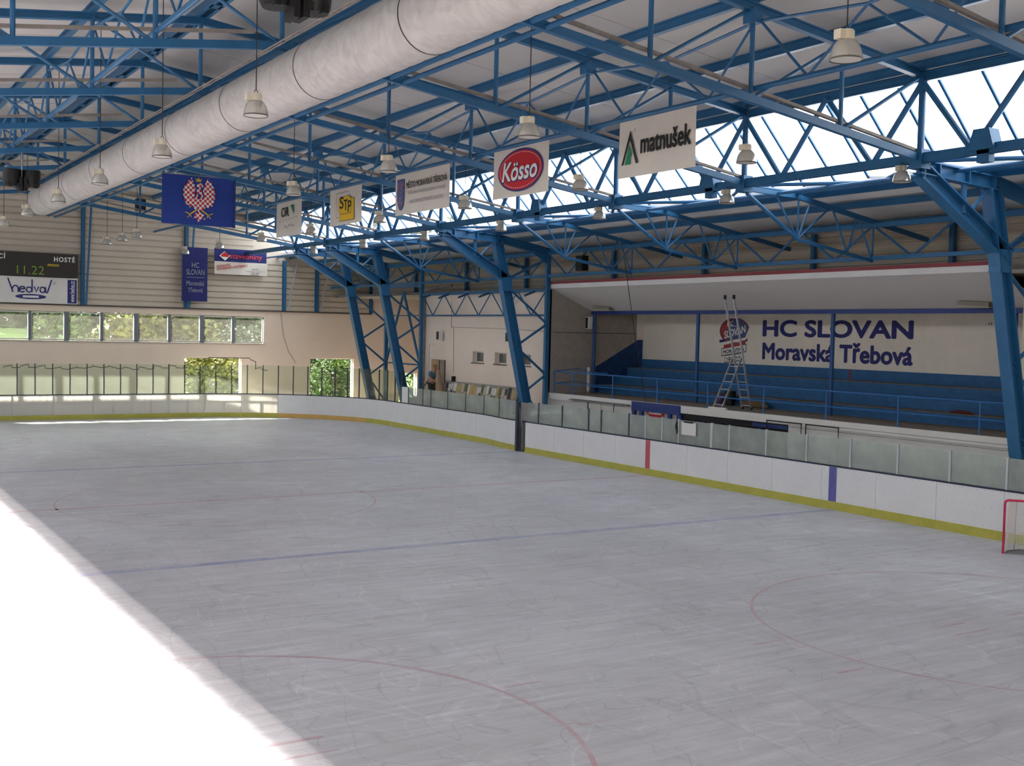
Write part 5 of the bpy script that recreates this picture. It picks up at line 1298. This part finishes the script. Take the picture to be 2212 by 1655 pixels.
# ------------------------------------------------------------------ man with a rolled cover
def skin_body(name, joints, bones, m, parent, sub=2):
    me = bpy.data.meshes.new(name); off = world_of(parent)
    me.from_pydata([tuple(Vector(j[0])-off) for j in joints], bones, []); me.update()
    o = bpy.data.objects.new(name, me); COL.objects.link(o); o.parent = parent
    sk = o.modifiers.new('skin', 'SKIN'); sk.use_smooth_shade = True
    if not me.skin_vertices: me.attributes.new('skin_vertices', 'FLOAT', 'POINT') if False else None
    sv = me.skin_vertices[0].data if me.skin_vertices else None
    if sv:
        for i, j in enumerate(joints): sv[i].radius = (j[1], j[2] if len(j) > 2 else j[1])
        sv[0].use_root = True
    ss = o.modifiers.new('sub', 'SUBSURF'); ss.levels = sub; ss.render_levels = sub
    me.materials.append(m)
    return o
def man():
    bx, by, bz = 27.72, 52.42, 1.55
    t = thing('person', (bx, by, bz), 'man in blue shirt and dark trousers bending over a roll by the door', 'person')
    SKINM = mat('skin', (0.42, 0.24, 0.17), 0.6); SHIRT = mat('blue_shirt', (0.09, 0.17, 0.24), 0.85); TROU = mat('dark_trousers', (0.05, 0.05, 0.04), 0.9); HAIR = mat('reddish_cap', (0.30, 0.12, 0.07), 0.8)
    def Q(dx, dy, z): return (bx+dx, by+dy, bz+z)
    # facing -Y; stooping
    J = [(Q(0, 0.10, 0.92), 0.15, 0.12), (Q(0, 0.05, 1.12), 0.15, 0.12), (Q(0, -0.06, 1.34), 0.19, 0.13), (Q(0, -0.15, 1.50), 0.08, 0.08), (Q(0, -0.21, 1.60), 0.085, 0.09), (Q(0, -0.25, 1.72), 0.09, 0.105),
         (Q(-0.20, -0.08, 1.40), 0.07), (Q(-0.25, -0.18, 1.14), 0.052), (Q(-0.16, -0.42, 1.02), 0.040), (Q(-0.10, -0.50, 1.00), 0.032),
         (Q(0.20, -0.08, 1.40), 0.07), (Q(0.25, -0.18, 1.16), 0.052), (Q(0.16, -0.42, 1.12), 0.040), (Q(0.10, -0.50, 1.12), 0.032),
         (Q(-0.10, 0.10, 0.84), 0.105), (Q(-0.12, 0.02, 0.47), 0.07), (Q(-0.12, 0.08, 0.08), 0.048), (Q(-0.12, -0.10, 0.04), 0.04),
         (Q(0.10, 0.10, 0.84), 0.105), (Q(0.12, 0.04, 0.47), 0.07), (Q(0.12, 0.12, 0.08), 0.048), (Q(0.12, -0.06, 0.04), 0.04)]
    Bn = [(0, 1), (1, 2), (2, 3), (3, 4), (4, 5), (2, 6), (6, 7), (7, 8), (8, 9), (2, 10), (10, 11), (11, 12), (12, 13), (0, 14), (14, 15), (15, 16), (16, 17), (0, 18), (18, 19), (19, 20), (20, 21)]
    skin_body('body', J, Bn, SKINM, t)
    for s, z in ((-1, 1.0), (1, 1.12)):     # fingers and thumbs closing on the roll
        for k in range(4):
            h = Q(s*0.10, -0.50, z+0.024-0.018*k); m = Q(s*0.05, -0.56, z+0.024-0.02*k); e = Q(s*0.01, -0.57, z+0.02-0.02*k)
            MB().tube([h, m, e], [0.010, 0.0095, 0.007], 6).build('finger', SKINM, t)
        MB().tube([Q(s*0.12, -0.47, z+0.03), Q(s*0.09, -0.49, z+0.075), Q(s*0.06, -0.53, z+0.085)], [0.012, 0.011, 0.008], 6).build('thumb', SKINM, t)
    sj = [(Q(0, 0.09, 0.95), 0.165, 0.135), (Q(0, 0.05, 1.12), 0.17, 0.14), (Q(0, -0.06, 1.34), 0.21, 0.15), (Q(0, -0.12, 1.45), 0.10, 0.10), (Q(-0.21, -0.08, 1.40), 0.085), (Q(-0.25, -0.16, 1.2), 0.07), (Q(0.21, -0.08, 1.40), 0.085), (Q(0.25, -0.16, 1.22), 0.07)]
    skin_body('shirt', sj, [(0, 1), (1, 2), (2, 3), (2, 4), (4, 5), (2, 6), (6, 7)], SHIRT, t)
    tj = [(Q(0, 0.10, 0.93), 0.165, 0.14), (Q(-0.10, 0.10, 0.82), 0.12), (Q(-0.12, 0.03, 0.47), 0.09), (Q(-0.12, 0.08, 0.10), 0.075), (Q(0.10, 0.10, 0.82), 0.12), (Q(0.12, 0.05, 0.47), 0.09), (Q(0.12, 0.12, 0.10), 0.075)]
    skin_body('trousers', tj, [(0, 1), (1, 2), (2, 3), (0, 4), (4, 5), (5, 6)], TROU, t)
    MB().lathe(Q(0, -0.24, 1.70), [(0.105, 0.0), (0.108, 0.03), (0.095, 0.08), (0.06, 0.115), (0.005, 0.125)], 16).build('cap', HAIR, t)
    MB().tube([Q(0, -0.345, 1.66), Q(0, -0.375, 1.635), Q(0, -0.35, 1.62)], [0.012, 0.017, 0.012], 6).build('nose', SKINM, t)
    for s in (-1, 1):
        MB().lathe(Q(s*0.035, -0.338, 1.675), [(0.001, -0.01), (0.010, 0), (0.001, 0.01)], 8).build('eye', BLACK, t)
        MB().tube([Q(s*0.095, -0.25, 1.70), Q(s*0.108, -0.245, 1.67), Q(s*0.095, -0.25, 1.64)], 0.014, 6).build('ear', SKINM, t)
        MB().tube([Q(s*0.12, 0.14, 0.05), Q(s*0.12, 0.0, 0.045), Q(s*0.12, -0.14, 0.035)], [0.05, 0.052, 0.035], 8).build('shoe', RUBBER, t)
    MB().tube([Q(-0.03, -0.335, 1.60), Q(0.03, -0.335, 1.60)], 0.006, 5).build('mouth', mat('lip', (0.3, 0.12, 0.1), 0.6), t)
    r = thing('rolled_sheet', Q(0, -0.72, 0), 'upright roll of brownish sheet held by the man', 'roll')
    MB().tube([Q(0, -0.86, 0.30), Q(0, -0.80, 0.62), Q(0, -0.70, 1.0), Q(0.0, -0.63, 1.38), Q(0, -0.6, 1.55)], [0.22, 0.20, 0.15, 0.12, 0.10], 12).build('sheet', mat('brown_roll', (0.34, 0.22, 0.15), 0.9), r)
    MB().lathe(Q(0, -0.87, 0), [(0.19, 0), (0.21, 0.05), (0.25, 0.30), (0.24, 0.34), (0.2, 0.34)], 14, cap=True).build('tub', mat('pale_tub', (0.58, 0.47, 0.38), 0.8), r)
man()

# ------------------------------------------------------------------ trees and bushes outside the far wall
def ground(y): return -0.15 if y < 86 else min(4.3, -0.15+(y-86)*4.45/26)
def tree(x, y, h, cr, leaf, lab, seed, nleaf=6500, trunk=True, low=0.16, leafsize=0.26):
    r = random.Random(seed)
    gz = ground(y)
    t = thing('tree', (x, y, gz), lab, 'tree', 'trees outside the far wall')
    m = MB()
    m.tube([(x, y, gz-0.05), (x+0.1, y, gz+h*0.35), (x-0.05, y+0.1, gz+h*0.75)], [0.16, 0.12, 0.04], 8)
    for k in range(7):
        a = r.uniform(0, 6.28); z = gz+h*(low+0.08*k)
        m.tube([(x, y, z), (x+math.cos(a)*cr*0.6, y+math.sin(a)*cr*0.6, z+cr*0.45)], [0.05, 0.015], 5)
    m.build('trunk', BARK, t)
    clumps = [(r.gauss(0, 0.42)*cr, r.gauss(0, 0.42)*cr, gz+h*low+(h*(1-low))*r.random(), r.uniform(0.3, 0.65)*cr) for _ in range(16)]
    g = MB()
    for _ in range(nleaf):
        c = r.choice(clumps); d = Vector((r.gauss(0, 1), r.gauss(0, 1), r.gauss(0, 1))).normalized()*c[3]*r.random()**0.4
        p = Vector((x+c[0], y+c[1], c[2]))+d
        if p.z < gz+0.1: continue
        u = Vector((r.gauss(0, 1), r.gauss(0, 1), r.gauss(0, 0.6))).normalized(); v = u.cross(Vector((r.gauss(0, 1), r.gauss(0, 1), r.gauss(0, 1)))).normalized()
        s = leafsize*r.uniform(0.6, 1.4); n = len(g.v)
        g.v += [tuple(p-u*s), tuple(p+v*s*0.5), tuple(p+u*s), tuple(p-v*s*0.5)]; g.f.append((n, n+1, n+2, n+3))
    g.build('foliage', leaf, t)
TR = [(14.2, 80, 7.0, 1.7, LEAF, 'round green tree outside, seen through the second window from the scoreboard side'),
      (18.2, 79, 7.5, 2.4, LEAF2, 'yellowish green tree outside, seen through the middle windows'), (22.6, 82, 8.0, 2.4, LEAF2, 'bright yellow green tree outside behind the middle windows, farther right'),
      (27.5, 85, 8.5, 3.0, LEAF, 'green tree outside behind the right windows'), (33.5, 88, 9.0, 3.4, LEAFDARK, 'tall dark tree outside behind the right windows'), (39.5, 90, 9.0, 3.4, LEAF, 'large green tree outside behind the rightmost windows')]
for i, (x, y, h, cr, leaf, lab) in enumerate(TR): tree(x, y, h, cr, leaf, lab, 20+i)
BU = [(23.2, 73.4, 3.7, 1.8, LEAF2, 'bright sunlit bush outside the left doorway'), (26.8, 76.0, 4.6, 2.4, LEAFDARK, 'dark bush outside between the doorways'), (31.5, 74.0, 4.6, 2.6, LEAF, 'green bush filling the right doorway'), (35.0, 75.5, 4.8, 2.6, LEAFDARK, 'dark green bush at the right side of the right doorway'), (39.0, 74.0, 3.4, 2.2, LEAF, 'low green bush outside the narrow far doorway')]
for i, (x, y, h, cr, leaf, lab) in enumerate(BU): tree(x, y, h, cr, leaf, lab, 60+i, 4500, low=0.05, leafsize=0.14)

for k in range(9):
    tree(0+8.5*k, 122+3*(k % 3), 13.0, 5.6, LEAFDARK if k % 2 else LEAF, 'distant dark tree on the grassy bank outside, %s from the left' % ORD[k], 90+k, 6000, low=0.03, leafsize=0.5)
